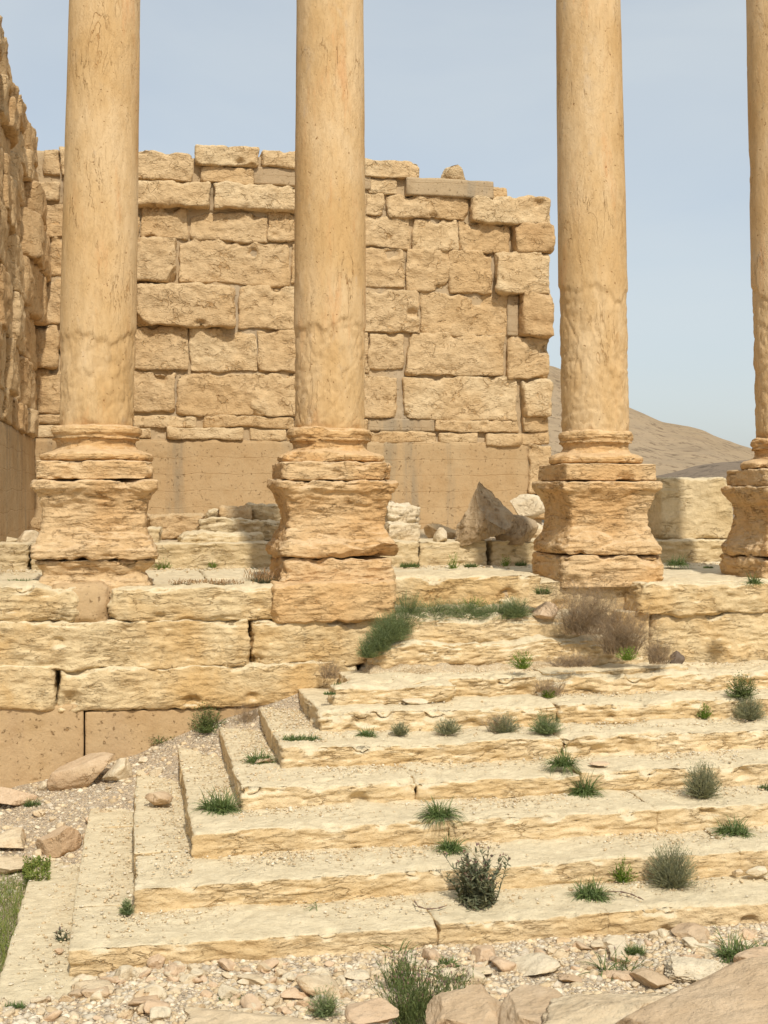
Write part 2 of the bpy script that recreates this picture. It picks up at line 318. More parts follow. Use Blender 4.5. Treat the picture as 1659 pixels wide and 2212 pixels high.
def earth(name, cols, bsc=.02):
    m, t, b = new_mat(name); g = t.nodes.new('ShaderNodeNewGeometry'); P = g.outputs['Position']
    c = mixc(t, rng_(t, nnoise(t, P, 1.2, 8, .65), .35, .65), cols[0], cols[1])
    vo = t.nodes.new('ShaderNodeTexVoronoi'); vo.inputs['Scale'].default_value = 38; t.links.new(P, vo.inputs['Vector'])
    vo2 = t.nodes.new('ShaderNodeTexVoronoi'); vo2.inputs['Scale'].default_value = 90; t.links.new(P, vo2.inputs['Vector'])
    s = t.nodes.new('ShaderNodeSeparateColor'); t.links.new(vo.outputs['Color'], s.inputs[0])
    c = mixc(t, rng_(t, s.outputs[0], .2, .9, 0, .7), c, cols[2])
    c = mixc(t, rng_(t, vo.outputs['Distance'], .35, .6, 0, .45), c, mixc(t, 1.0, c, (.55, .48, .4), 'MULTIPLY'))
    n = bump(t, nnoise(t, P, 6, 8, .6), 1, .05); n = bump(t, rng_(t, vo.outputs['Distance'], 0, .6, 1, 0), 1, bsc, n); n = bump(t, rng_(t, vo2.outputs['Distance'], 0, .6, 1, 0), .8, bsc*.4, n)
    t.links.new(c, b.inputs['Base Color']); t.links.new(n, b.inputs['Normal']); return m
M['ground'] = earth('gravelly_earth', ((.55, .43, .29), (.62, .50, .35), (.68, .57, .42)))
M['dirt'] = earth('dusty_soil', ((.58, .45, .28), (.64, .51, .33), (.68, .56, .38)), .01)
def hillmat(name, a, b_, c_):
    m, t, b = new_mat(name); g = t.nodes.new('ShaderNodeNewGeometry'); P = g.outputs['Position']
    c = mixc(t, rng_(t, nnoise(t, mapv(t, P, (1, 1, 4)), .008, 8, .6), .38, .62), a, b_)
    c = mixc(t, rng_(t, nnoise(t, mapv(t, P, (1, 1, 9)), .05, 7, .65, .5), .52, .72, 0, .6), c, c_)
    c = mixc(t, rng_(t, nnoise(t, P, .22, 5, .7), .54, .62, 0, .85), c, mixc(t, 1.0, c_, (.8, .8, .75), 'MULTIPLY')); c = mixc(t, rng_(t, nnoise(t, mapv(t, P, (1, 1, 14)), .03, 6, .6, .3), .46, .50, 0, .35), c, mixc(t, 1.0, c, (1.2, 1.18, 1.15), 'MULTIPLY'))
    n = bump(t, nnoise(t, P, .05, 9, .72), 1, 6.0); t.links.new(c, b.inputs['Base Color']); t.links.new(n, b.inputs['Normal']); return m
M['hill'] = hillmat('desert_hill', (.41, .30, .18), (.45, .335, .21), (.29, .205, .13))
M['hill2'] = hillmat('low_desert_ridge', (.27, .205, .145), (.30, .23, .16), (.21, .16, .115))
def leafmat(name, a, b_, sub=.0):
    m, t, b = new_mat(name); g = t.nodes.new('ShaderNodeNewGeometry'); P = g.outputs['Position']
    ri = g.outputs['Random Per Island']
    c = mixc(t, ri, a, b_); c = mixc(t, rng_(t, nnoise(t, P, 14, 3), .3, .7), c, mixc(t, 1.0, c, (1.3, 1.2, 1.0), 'MULTIPLY'))
    t.links.new(c, b.inputs['Base Color']); b.inputs['Roughness'].default_value = .6; b.inputs['Specular IOR Level'].default_value = .3
    tr = t.nodes.new('ShaderNodeBsdfTranslucent'); t.links.new(c, tr.inputs['Color']); mxs = t.nodes.new('ShaderNodeMixShader'); mxs.inputs[0].default_value = .25
    out = [n for n in t.nodes if n.type == 'OUTPUT_MATERIAL'][0]
    t.links.new(b.outputs[0], mxs.inputs[1]); t.links.new(tr.outputs[0], mxs.inputs[2]); t.links.new(mxs.outputs[0], out.inputs[0]); return m
M['green'] = leafmat('green_blades', (.075, .125, .035), (.16, .21, .075))
M['sage'] = leafmat('grey_green_leaves', (.19, .21, .12), (.34, .34, .21))
M['juniper'] = leafmat('blue_green_leaves', (.13, .185, .07), (.26, .31, .15))
M['fresh'] = leafmat('bright_green_leaves', (.12, .20, .025), (.22, .31, .05))
M['thistle'] = leafmat('thistle_leaves', (.10, .12, .065), (.20, .20, .125))
M['bud'] = leafmat('purple_brown_buds', (.17, .10, .09), (.27, .17, .15))
M['straw'] = leafmat('dry_seed_heads', (.30, .19, .10), (.42, .29, .16))
M['twig'] = leafmat('dry_twigs', (.30, .215, .135), (.48, .37, .25))
M['stick'] = leafmat('bare_stick', (.22, .14, .10), (.28, .19, .14))
M['herb'] = leafmat('herb_leaves', (.09, .13, .04), (.18, .22, .08))
M['field'] = leafmat('field_grass', (.10, .15, .025), (.24, .27, .07))

# ------------------------------------------------------------------ ground
HS = .20; XS, YS = -.504, 9.25                      # riser, corner of the first step
def SX(k): return XS + .469*(k-1)
def SY(k): return YS + .72*(k-1)
def SZ(k): return -3.46 + HS*k
YP = 14.6; ZF = -1.08
def ground_h(X, Y):
    X = np.asarray(X, float); Y = np.asarray(Y, float); z = X*ST + Y*CT
    W_ = np.interp(X, [-6, -1.5, 0, .95, 1.8, 2.3, 2.6], [-3.5, -3.32, -2.97, -2.6, -2.33, -2.2, -3.7])
    base = np.where(Y > 9.1, -3.60, -3.43) + 0*X
    base = -3.60 + (.17*(1-smooth(Y, 8.7, 9.3)) + .16*smooth(X, -.5, -.2)*(1-smooth(Y, 9.25, 9.6)))
    base = np.minimum(base, -3.43)
    t = np.clip((Y-10.9)/(YP-10.9), 0, 1)**1.25
    g = base + (W_-base)*t*(X < 2.6)
    g = np.where((X > 1.9) & (Y > 9.7), np.minimum(g, -3.6*smooth(X, 1.9, 2.6)*1 + g*(1-smooth(X, 1.9, 2.6))), g)
    m = np.maximum(-.40*z-.62, -.40*z-.35 - .25*(1-smooth(X, 0, 2)))
    m = np.minimum(m, -1.62)
    g = np.where(Y < 8.4, np.maximum(g, np.where(Y > 0, m, -1.62-.0*Y)), g)
    far = np.hypot(X, Y); g = g - .0 + smooth(far, 30, 300)*(-2.5)
    P = np.stack([X*1.0, Y*1.0, 0*X+1.5], -1).reshape(-1, 3)
    n = (.035*fbm(P*1.3, 4)).reshape(np.shape(X))
    return g + n
def axis(segs):
    out = []
    for a, b, d in segs: out.append(np.arange(a, b, d))
    return np.unique(np.round(np.concatenate(out), 4))
gx = axis([(-3000, -300, 300), (-300, -40, 26), (-40, -8, 2), (-8, -3, .4), (-3, 3.2, .045), (3.2, 10, .09), (10, 16, .6), (16, 60, 4), (60, 300, 30), (300, 3001, 300)])
gy = axis([(-3000, -300, 300), (-300, -40, 26), (-40, -2, 3), (-2, 4, .4), (4, 8, .1), (8, 14.9, .045), (14.9, 40, 2), (40, 300, 26), (300, 3001, 300)])
GX, GY = np.meshgrid(gx, gy, indexing='ij'); GZ = ground_h(GX, GY)
def gridmesh(GX, GY, GZ):
    nx, ny = GX.shape; idx = np.arange(nx*ny).reshape(nx, ny)
    Fq = np.stack([idx[:-1, :-1].ravel(), idx[1:, :-1].ravel(), idx[1:, 1:].ravel(), idx[:-1, 1:].ravel()], 1)
    return np.stack([GX.ravel(), GY.ravel(), GZ.ravel()], 1), Fq
V, Fq = gridmesh(GX, GY, GZ)
tag(obj('ground', V, Fq, M['ground'], origin=np.zeros(3)), 'stony pale desert earth around the ruin', 'ground', kind='structure')
def hill(name, prof, z0, depth, mat, label, amp, seed):
    us = np.linspace(prof[0][0], prof[-1][0], 220); vs = np.interp(us, [p[0] for p in prof], [p[1] for p in prof])
    ys = np.linspace(-1, 1.2, 70); A = np.zeros((220, 70)); B = A.copy(); C = A.copy()
    for i, (u, v) in enumerate(zip(us, vs)):
        top = at_z(u, v, z0); d = ray(u, VH); d = d/np.linalg.norm(d)
        for j, s in enumerate(ys):
            p = top + d*s*depth; A[i, j], B[i, j] = p[0], p[1]
            f = math.cos(min(1, abs(s))*math.pi/2)**1.15; C[i, j] = -9 + (top[2]+9)*f
    n = fbm(np.stack([A.ravel(), B.ravel(), 0*A.ravel()], 1)/z0*9+seed, 5, .55).reshape(A.shape)
    C = C + amp*n*smooth(-np.abs(ys)[None, :]*1.0, -1, -.0)*.9 + amp*.35*np.minimum(0, n)
    V, Fq = gridmesh(A, B, C); return tag(obj(name, V, Fq, mat), label, 'hill', kind='structure')
hill('hill', [(300, 1030), (800, 850), (1080, 785), (1185, 797), (1215, 812), (1300, 868), (1365, 899), (1400, 912), (1430, 925), (1500, 937), (1525, 943), (1560, 955), (1610, 969), (1700, 1000), (1900, 1045), (2300, 1068)], 620, 300, M['hill'], 'bare tan hill behind the ruined wall', 3.0, 3)
hill('hill', [(1180, 1060), (1350, 1040), (1440, 1022), (1500, 1008), (1580, 998), (1700, 985), (2100, 1010), (2500, 1060)], 330, 90, M['hill2'], 'low darker ridge in front of the tan hill', .8, 8)

# ------------------------------------------------------------------ staircase
stairs = thing('staircase', (2, 10, -3.5), 'wide worn pale limestone staircase with weathered stepped corner', 'staircase')
XM = 11.5
joints = {0: [], 1: [(949, 2020), (1314, 1995)], 2: [(1050, 1915), (1600, 1850)], 3: [(970, 1790), (1420, 1760)], 4: [(900, 1690), (1255, 1675)], 5: [(1215, 1600)], 6: [(1205, 1530)], 7: [(1160, 1470)]}
for k in range(0, 8):
    parts = []; x0, y0, zt = SX(k), SY(k), SZ(k); zb = zt-HS-.06
    xs = [x0] + [at_Y(u, v, y0)[0] for u, v in joints[k]] + [XM]
    for i in range(len(xs)-1):
        dz = random.uniform(-.006, .006); dy = random.uniform(-.006, .006) if i else 0
        am = .010 + .0035*max(0, k-3)
        b = rbox((xs[i]-(.004 if i else 0), y0+dy, zb), ((xs[i+1]+.003) if k else .2, y0+.95, zt+dz), (.026, .026, .013), r=.018+.005*k, amp=am, seed=k*7.7+i*3.1, layer=.009+.0015*k, wob=.012+.004*k, skip=('z0', 'y1'), lw=.09, bite=2.6+.5*k, br=(.03, .10+.01*k))
        parts.append(b)
    yl = YP-.02
    if k < 7:
        ys = [y0+.955, y0+.95+(yl-y0-.95)*.55, yl] if k < 5 else [y0+.955, yl]
        for i in range(len(ys)-1):
            parts.append(rbox((x0+random.uniform(-.01, .01), ys[i], zb), (x0+.62, ys[i+1]-.006, zt-.004), (.022, .03, .016), r=.022, amp=.008, seed=k*5.1+i*2.3+50, layer=.006, wob=.01, skip=('z0',)))
    if k >= 4: pass
    V, Fq = join(parts)
    obj('step', V, Fq, M['step'], stairs)
# worn remains of the two upper steps
def rslab(name, u0, v0, u1, v1, Y, dep, seed, mat, parent=None, r=.08, layer=.03, amp=.03, res=.022, chips=2, label=None, cat=None, wob=.05, zb=None):
    a = at_Y(u0, v0, Y); b = at_Y(u1, v1, Y); zt = max(a[2], at_Y(u1, v0, Y)[2]); z0 = b[2] if zb is None else zb
    V, Fq = rbox((a[0], Y, z0), (b[0], Y+dep, zt), (res, res, res*.6), r=r, amp=amp*.8, seed=seed, layer=layer*.5, wob=wob, chips=chips)
    o = obj(name, V, Fq, mat, parent)
    if label: tag(o, label, cat)
    return o
rslab('worn_step', 806, 1388, 1392, 1447, 14.22, .9, 21.3, M['step'], stairs, r=.10, layer=.04, amp=.045)
rslab('worn_step', 838, 1330, 1285, 1400, 14.42, .75, 33.1, M['step'], stairs, r=.20, layer=.025, amp=.03)
rslab('worn_step', 725, 1484, 985, 1518, 13.25, .38, 44.6, M['step'], stairs, r=.10, layer=.03, amp=.04)
rslab('worn_step', 1170, 1452, 1490, 1500, 13.75, .6, 54.6, M['step'], stairs, r=.05, layer=.03, amp=.025)
# broken filling and soil behind the slabs
V, Fq = rbox((2.6, 14.1, -2.4), (5.2, 15.3, -1.98), (.05, .05, .04), r=.1, amp=.06, seed=9.9, layer=0, wob=.05, skip=('z0',))
s1 = (V, Fq)
V, Fq = rbox((2.75, 14.62, -2.2), (4.95, 15.4, -1.36), (.05, .05, .04), r=.15, amp=.07, seed=19.9, layer=0, wob=.05, skip=('z0',))
soil_o = tag(obj('soil', *join([s1, (V, Fq)]), M['dirt']), 'dry soil packed behind the broken top steps', 'soil', kind='stuff')

# ------------------------------------------------------------------ podium
pod = thing('podium', (2, 15, -3.5), 'massive eroded limestone podium carrying the columns', 'podium')
def pblock(u0, v0, u1, v1, Y=YP, dep=.7, r=.07, amp=.035, layer=.03, seed=None, mat='podium', dy=0, res=.026, wob=.03, chips=1, name='stone_block', uu=None, lw=.1, parent=None):
    c = ((u0+u1)/2, (v0+v1)/2); um = min(max(c[0], 0), 1659)
    zt = at_Y(um, v0, Y)[2]; zb = at_Y(um, v1, Y)[2]; xa = at_Y(u0, v0, Y)[0]; xb = at_Y(u1, v0, Y)[0]
    seed = seed if seed is not None else random.uniform(0, 90)
    V, Fq = rbox((xa, Y+dy, zb-.022), (xb, Y+dep, zt+.012), (res, res*1.5, res*.7), r=r*.85, amp=amp*.7, seed=seed, layer=layer*.28, wob=wob, chips=chips, lw=lw, bite=1.8 if mat != 'plaster' else .8, br=(.06, .18) if mat != 'plaster' else (.02, .06))
    return obj(name, V, Fq, M[mat], parent or pod)
# top course
pblock(-320, 1272, 168, 1342, r=.13, amp=.07, layer=.05, seed=3.3, dy=.0, chips=2)
pblock(232, 1270, 600, 1341, r=.11, amp=.05, layer=.04, seed=5.9, dy=-.02)
pblock(590, 1258, 853, 1340, r=.06, amp=.04, layer=.04, seed=8.8, dy=-.09, dep=1.2, mat='base', chips=3)
pblock(845, 1247, 1168, 1345, Y=14.95, r=.07, seed=12.8, dep=1.2, layer=.045)
pblock(1120, 1256, 1400, 1330, Y=14.95, r=.07, seed=16.4, dep=1.2)
pblock(1372, 1258, 1830, 1323, r=.12, amp=.04, seed=14.2, dy=-.06, layer=.05)
pblock(1835, 1262, 2300, 1326, r=.12, amp=.04, seed=15.2, dy=-.02)
# plaster repair under first column
V, Fq = rbox((at_Y(98, 0, YP)[0], YP+.02, -1.50), (at_Y(240, 0, YP)[0], YP+.5, -1.0), .03, r=.16, amp=.02, seed=4.4, layer=0, wob=.03); obj('plaster_patch', V, Fq, M['plaster'], pod)
# second course
pblock(-330, 1346, 541, 1447, r=.08, amp=.05, seed=31, layer=.045); pblock(543, 1338, 870, 1437, r=.09, amp=.045, seed=37, layer=.04)
pblock(1345, 1322, 1406, 1436, r=.05, seed=41, dy=.02, mat='podium'); pblock(1409, 1323, 1840, 1434, r=.06, amp=.04, seed=43, layer=.05); pblock(1843, 1328, 2300, 1420, r=.06, amp=.04, seed=47)
# third course
pblock(-330, 1443, 120, 1530, r=.10, amp=.03, seed=51, dy=-.03); pblock(127, 1438, 770, 1527, r=.10, amp=.035, seed=53, dy=-.03, layer=.035)
# smooth facing slabs below
pblock(-330, 1531, 180, 1745, r=.02, amp=.006, layer=0, seed=61, mat='plaster', dy=.03, wob=.005, chips=0, name='facing_slab')
pblock(184, 1530, 900, 1745, r=.02, amp=.006, layer=0, seed=63, mat='plaster', dy=.03, wob=.005, chips=0, name='facing_slab')
V, Fq = rbox((-9, 15.02, -3.7), (13, 19, -1.14), (.6, .6, .3), r=.02, amp=0, seed=1, layer=0, wob=0); obj('core', V, Fq, M['mortar'], pod)
# terrace paving
fl = []
for (xa, xb, ya, yb) in [(-9, -1.9, 14.9, 18.65), (-1.9, .85, 15.1, 16.9), (-1.9, .85, 16.9, 18.65), (.85, 3.5, 15.1, 16.4), (.85, 3.5, 16.4, 18.65), (3.5, 6.9, 15.05, 16.9), (3.5, 6.9, 16.9, 18.65), (6.9, 9.6, 14.9, 17.2), (6.9, 9.6, 17.2, 18.65), (9.6, 13, 14.9, 18.65)]:
    fl.append(rbox((xa+.006, ya+.006, -1.3), (xb-.006, yb-.006, ZF+random.uniform(-.008, .008)), (.06, .05, .05), r=.02, amp=.018, seed=xa+ya, layer=.008, wob=.02, skip=('z0',)))
V, Fq = join(fl); obj('paving', V, Fq, M['pavement'], pod)
# second terrace behind
ter = thing('terrace_step', (2, 18.6, -1.1), 'long pale stone step behind the columns', 'step')
for (u0, u1, sd_) in [(-420, 64, 1), (66, 590, 2), (592, 905, 3), (907, 1055, 4), (1062, 1300, 5), (1303, 1580, 6), (1584, 2000, 7)]:
    um = min(max((u0+u1)/2, 0), 1659)
    V, Fq = rbox((at_Y(u0, 1200, 18.6)[0], 18.6+random.uniform(-.03, .03), -1.16), (at_Y(u1, 1200, 18.6)[0]-.01, 19.4, -.70+random.uniform(-.02, .01)), (.04, .04, .02), r=.05, amp=.02, seed=sd_*6.3, layer=.018, wob=.02, chips=0)
    obj('stone_block', V, Fq, M['rear'], ter)
V, Fq = rbox((-12, 19.3, -1.2), (14, 30, -.74), (.12, .12, .3), r=.02, amp=.05, seed=71, layer=0, wob=.02, skip=('z0',)); obj('core', V, Fq, M['dirt'], ter)

# ------------------------------------------------------------------ columns
def loft(prof, n, shape, cx, cy, dz=.02):
    """prof: list of (z, half size) top to bottom -> rings with outward normals"""
    prof = sorted(prof); zs = [p[0] for p in prof]; ws = [p[1] for p in prof]
    m = max(3, int((zs[-1]-zs[0])/dz)); Z = np.linspace(zs[0], zs[-1], m+1); Z = np.unique(np.concatenate([Z, zs])); Wd = np.interp(Z, zs, ws); m = len(Z)
    if shape == 'round':
        a = np.linspace(0, 2*math.pi, n, endpoint=False); C = np.stack([np.cos(a), np.sin(a)], 1)
    else:
        k = n//4; s = np.linspace(-1, 1, k, endpoint=False)
        C = np.concatenate([np.stack([s, -1+0*s], 1), np.stack([1+0*s, s], 1), np.stack([-s, 1+0*s], 1), np.stack([-1+0*s, -s], 1)])
        rc = .06; q = np.clip(C, -1+rc, 1-rc); d = C-q; l = np.maximum(np.linalg.norm(d, axis=1), rc)[:, None]; C = q + d/l*rc; n = len(C)
    V = np.zeros((m, n, 3)); V[:, :, 0] = C[None, :, 0]*Wd[:, None]; V[:, :, 1] = C[None, :, 1]*Wd[:, None]; V[:, :, 2] = Z[:, None]
    N = np.zeros((m, n, 3))
    if shape == 'round': N[:, :, :2] = C[None]
    else:
        e = np.sign(C)*np.clip((np.abs(C)-.80)/.2, 0, 1)**1.5; e = e/np.linalg.norm(e, axis=1)[:, None]; N[:, :, :2] = e[None]
    slope = np.gradient(Wd, Z); N[:, :, 2] = np.clip(-slope, -1.2, 1.2)[:, None]; N /= np.linalg.norm(N, axis=2)[:, :, None]
    idx = np.arange(m*n).reshape(m, n); nx_ = np.roll(idx, -1, axis=1)
    Fq = np.stack([idx[:-1].ravel(), nx_[:-1].ravel(), nx_[1:].ravel(), idx[1:].ravel()], 1)
    # caps: shrink rings to the middle as narrow quads
    V = V.reshape(-1, 3); N = N.reshape(-1, 3)
    return V, N, Fq, m, n
def cap(V, Fq, m, n, top=True):
    r0 = (m-1)*n if top else 0
    ring = V[r0:r0+n]; c = ring.mean(0); V2 = [V]; base = len(V); prev = np.arange(r0, r0+n); Fs = [Fq]
    for f in (.7, .35, .02):
        V2.append(c + (ring-c)*f); cur = np.arange(base, base+n); base += n
        q = np.stack([prev, np.roll(prev, -1), np.roll(cur, -1), cur], 1); Fs.append(q if top else q[:, ::-1]); prev = cur
    return np.concatenate(V2), np.concatenate(Fs)
def eroded(prof, n, shape, seed, amp, layer, gsc=(1.5, 1.5, 7), lw=.12, chips=(), dz=.018, nb=0):
    V, N, Fq, m, n = loft(prof, n, shape, 0, 0, dz)
    W_ = V + seed
    h = amp*fbm(W_*2.4, 5, .55) + .45*amp*fbm(W_*np.array([5, 5, 15])+5, 3, .6) - layer*1.3*groove(W_, gsc, lw*1.5, 2.2) - .5*layer*groove(W_, tuple(2*g for g in gsc), lw*1.3, 7.9) + layer*fbm(W_*np.array([1.7, 1.7, 9]), 3)
    if shape != 'round':
        cr_ = np.clip((np.minimum(np.abs(V[:, 0]), np.abs(V[:, 1]))/np.maximum(1e-6, np.maximum(np.abs(V[:, 0]), np.abs(V[:, 1])))-.86)/.14, 0, 1)
        h = h - cr_*(.012+.03*perlin(W_*3.3))
    V = V + N*h[:, None]
    if nb:
        rs = np.random.default_rng(int(seed*31)); zlo, zhi = V[:, 2].min(), V[:, 2].max(); wm = np.abs(V[:, 0]).max()
        if shape == 'round': a = rs.uniform(3.2, 6.2, nb); pts = np.stack([np.cos(a)*wm, np.sin(a)*wm, rs.uniform(zlo, zhi, nb)], 1)
        else:
            pts = np.stack([rs.uniform(-wm, wm, nb), np.full(nb, -wm), rs.choice([zlo, zhi], nb)+rs.normal(0, .04, nb)], 1); cm = rs.random(nb) < .35
            pts[cm, 0] = rs.choice([-wm, wm], cm.sum()); pts[cm, 2] = rs.uniform(zlo, zhi, cm.sum())
        V = bites(V, N, pts, rs.uniform(.06, .19, nb), .42)
    for c, mdir, d in chips:
        mdir = np.array(mdir, float); mdir /= np.linalg.norm(mdir); e = (V-np.array(c))@mdir - d + .05*perlin(W_*5); V = V - np.clip(e, 0, None)[:, None]*mdir
    V, Fq = cap(V, Fq, m, n, True); V, Fq = cap(V, Fq, m, n, False); return V, Fq
YC = 15.49
cols = [  # u of the axis at the base, shaft lean, height where the flaked foot begins, seed, dz
    (208, .0196, 1.84, 1.7, 0.0, 'tall limestone column with a patched plinth, furthest to the left'),
    (713, .000, 2.10, 23.1, 0.0, 'tall limestone column between the patched one and the sharp cubic one, cracked foot block below'),
    (1286, -.0178, 2.62, 47.9, 0.0, 'tall limestone column with sharp square plinth behind the dry bush'),
    (1706, -.029, 2.75, 71.3, -.06, 'tall limestone column cut off by the right edge of the view')]
for ci, (ub, lean, zcr, sd_, dzc, lab) in enumerate(cols):
    cx = at_Y(ub, 900, YC)[0]
    col = thing('column', (cx, YC, ZF), lab, 'column', 'standing columns on the podium')
    # shaft
    zt, zb0 = 8.6, .80+dzc
    V, N, Fq, m, n = loft([(zb0, .462), (zb0+.12, .458), (3.0, .448), (6.5, .415), (zt, .395)], 168, 'round', 0, 0, .026)
    ang = np.arctan2(V[:, 1], V[:, 0]); Wp = V + sd_
    zc_ = zcr + .22*perlin(np.stack([np.cos(ang)*1.3, np.sin(ang)*1.3, 0*ang], 1)+sd_) + .07*perlin(np.stack([np.cos(ang)*5, np.sin(ang)*5, 0*ang], 1)+sd_+8)
    low = smooth(zc_-V[:, 2], -.005, .03)
    h = .004*fbm(Wp*np.array([3, 3, 1.2]), 4) - .020*low - .004*groove(Wp, (1.2, 1.2, .35), .03, 5)
    h = h + low*(.012*fbm(Wp*np.array([4, 4, 3]), 5, .65) - .012*groove(Wp, (2.6, 2.6, 2.6), .10, 9) - .009*groove(Wp, (6, 6, 5), .2, 19))
    bl = np.clip((perlin(Wp*np.array([1.5, 1.5, .9])+40)-.38)*6, 0, 1); h = h - .012*bl*(1+perlin(Wp*9))
    h = h - .02*np.exp(-((V[:, 2]-zc_)/.018)**2)*np.clip(.5+perlin(Wp*3+5)*1.5, 0, 1)
    ed = np.clip(1-(V[:, 2]-zb0)/.10, 0, 1); h = h - ed*np.clip(.02+.05*perlin(Wp*5+3), 0, 1)
    V = V + N*h[:, None]; V[:, 0] += lean*(V[:, 2]-zb0)
    V, Fq = cap(V, Fq, m, n, True)
    obj('shaft', V+np.array([cx, YC, 0]), Fq, M['shaft'], col, origin=np.array([cx, YC, zb0]))
    o3 = np.array([cx, YC, dzc])
    # attic base: two tori and a scotia
    pf = [(.835, .47), (.83, .50), (.815, .535), (.785, .555), (.745, .555), (.715, .535), (.70, .52), (.69, .535), (.672, .535), (.665, .50), (.63, .485), (.585, .49), (.55, .52), (.535, .565), (.525, .60), (.51, .65), (.485, .685), (.455, .695), (.425, .685), (.405, .65)]
    sc3 = np.array([[.96, .97, .88, .92][ci]]*2+[1.0])
    V, Fq = eroded(pf, 200, 'round', sd_+5, .016+.006*(ci % 2), .010, gsc=(1.5, 1.5, 5), dz=.012, nb=[3, 9, 3, 7][ci], chips=[((0, 0, .78), (-.6, -1, .2), .52)] if ci == 1 else ())
    obj('column_base', V*sc3+o3, Fq, M['base'], col)
    ax = ci == 2
    am = [.03, .034, .018, .04][ci]
    V, Fq = eroded([(.402, .60), (.40, .67), (.39, .685), (.198, .69), (.188, .68), (.184, .66)], 260, 'sq', sd_+9, am*.6, .013 if not ax else .007, lw=.10, nb=[5, 7, 2, 9][ci], chips=[((.69, -.69, .2), (1, -1, -.6), -.10)] if ci == 1 else ())
    obj('plinth', V*sc3+o3, Fq, M['ped'], col)
    pf = [(.182, .68), (.180, .74), (.16, .755), (.09, .75), (.06, .73), (.02, .69), (-.05, .655), (-.14, .625), (-.26, .61), (-.38, .615), (-.46, .64), (-.53, .68), (-.59, .72), (-.64, .75), (-.70, .755), (-.740, .74), (-.748, .69)]
    V, Fq = eroded(pf, 280, 'sq', sd_+14, am*1.0, .014, lw=.12, nb=[9, 12, 8, 14][ci], chips=[((0, -.75, -.65), (.2, -1, -.9), .03)] if ci == 1 else ())
    obj('pedestal', V*sc3+o3, Fq, M['ped'], col)
    if ci == 0: pf = [(-.752, .66), (-.76, .70), (-.80, .68), (-.92, .60), (-1.05, .69), (-1.14, .70)]
    elif ci == 1: pf = [(-.752, .67), (-.76, .69), (-.80, .71), (-.92, .72), (-1.03, .73), (-1.10, .69), (-1.16, .62)]
    else: pf = [(-.752, .70), (-.76, .74), (-.80, .76), (-.92, .77), (-1.03, .77), (-1.15, .78)]
    V, Fq = eroded(pf, 280, 'sq', sd_+19, am*1.1, .018, lw=.14, nb=12)
    obj('footing_block', V*sc3+o3, Fq, M['ped'], col)

# ------------------------------------------------------------------ back wall
YW = 26.0
bw = thing('ruined_wall', (3, YW, -.7), 'ruined back wall of rough coursed blocks over smooth concrete', 'wall')
def wb(u0, v0, u1, v1, p=.04, mat='wall', r=.06, chips=2, amp=.05, name='stone_block', layer=.0, dep=.6, wob=.05, res=.042):
    um, vm = (u0+u1)/2, (v0+v1)/2; p = p*.75
    a = at_Y(u0, vm, YW)[0]; b = at_Y(u1, vm, YW)[0]; zt = at_Y(um, v0, YW)[2]; zb = at_Y(um, v1, YW)[2]
    V, Fq = rbox((a-.005, YW-p, zb-.004), (b+.005, YW+dep, zt+.004), (res, res*2, res), r=r, amp=amp, seed=random.uniform(0, 200), layer=layer, wob=wob, chips=chips, skip=('y1',), bite=0 if 'conc' in mat else (1.2 if zt-zb < .35 else 2.4), br=(.05, .11) if zt-zb < .35 else (.07, .22))
    return obj(name, V, Fq, M[mat], bw)
B = [ # row A
 (96, 325, 128, 378), (130, 327, 413, 388, .12), (422, 318, 557, 361, .25, 'wallp'), (435, 362, 548, 397, .12), (567, 330, 700, 366, .15), (703, 340, 788, 370), (788, 348, 905, 386, .15), (796, 388, 856, 420),
 (1063, 405, 1095, 430),
 # row B
 (80, 392, 130, 432, .1), (140, 393, 453, 446, .34), (463, 403, 705, 459, .28), (705, 415, 790, 465), (790, 420, 828, 466), (836, 425, 1010, 475, .1), (1015, 430, 1180, 488, .32),
 # row C
 (80, 440, 200, 512), (200, 452, 300, 512), (306, 450, 407, 517), (413, 459, 578, 521), (578, 461, 700, 522), (700, 465, 885, 535), (893, 475, 990, 541), (990, 481, 1097, 547), (1108, 485, 1190, 549, .36, 'walld'),
 # row D
 (72, 516, 104, 592, .1), (106, 514, 288, 600), (288, 516, 380, 613, .3), (385, 521, 624, 613), (630, 530, 872, 618), (877, 538, 969, 631), (970, 544, 1062, 634), (1068, 547, 1183, 637, .34, 'wallp'),
 # row E
 (95, 605, 294, 702), (296, 615, 509, 706, .34), (516, 620, 700, 712), (702, 628, 904, 718, .1), (910, 634, 1114, 726), (1120, 633, 1187, 728, .42, 'walld'),
 # row F
 (64, 703, 126, 796, .3), (128, 706, 288, 798), (290, 707, 405, 799), (411, 713, 554, 801, .04, 'wallp'), (555, 713, 702, 802), (704, 716, 795, 803), (797, 722, 872, 799), (880, 720, 1087, 811, .1), (1093, 729, 1184, 818, .12),
 # row G
 (78, 800, 279, 892), (281, 803, 378, 891), (384, 806, 545, 896), (546, 806, 700, 897), (702, 812, 860, 901), (872, 816, 1115, 907, .08, 'wallp'), (1127, 821, 1185, 900, .3, 'wallp'),
 # row H
 (76, 897, 288, 917), (290, 897, 425, 922), (437, 898, 633, 923), (640, 903, 792, 926), (940, 908, 1120, 933, .1), (1129, 900, 1185, 932, .1),
 # row I
 (78, 921, 250, 948), (290, 925, 326, 946), (362, 923, 523, 948, .14), (540, 925, 617, 950), (622, 928, 800, 953), (800, 931, 943, 956), (946, 934, 1030, 958), (1046, 936, 1125, 963, .14), (1127, 934, 1185, 960, .05),
 (1140, 962, 1185, 1066, .22), (1143, 1068, 1187, 1120, .15)]
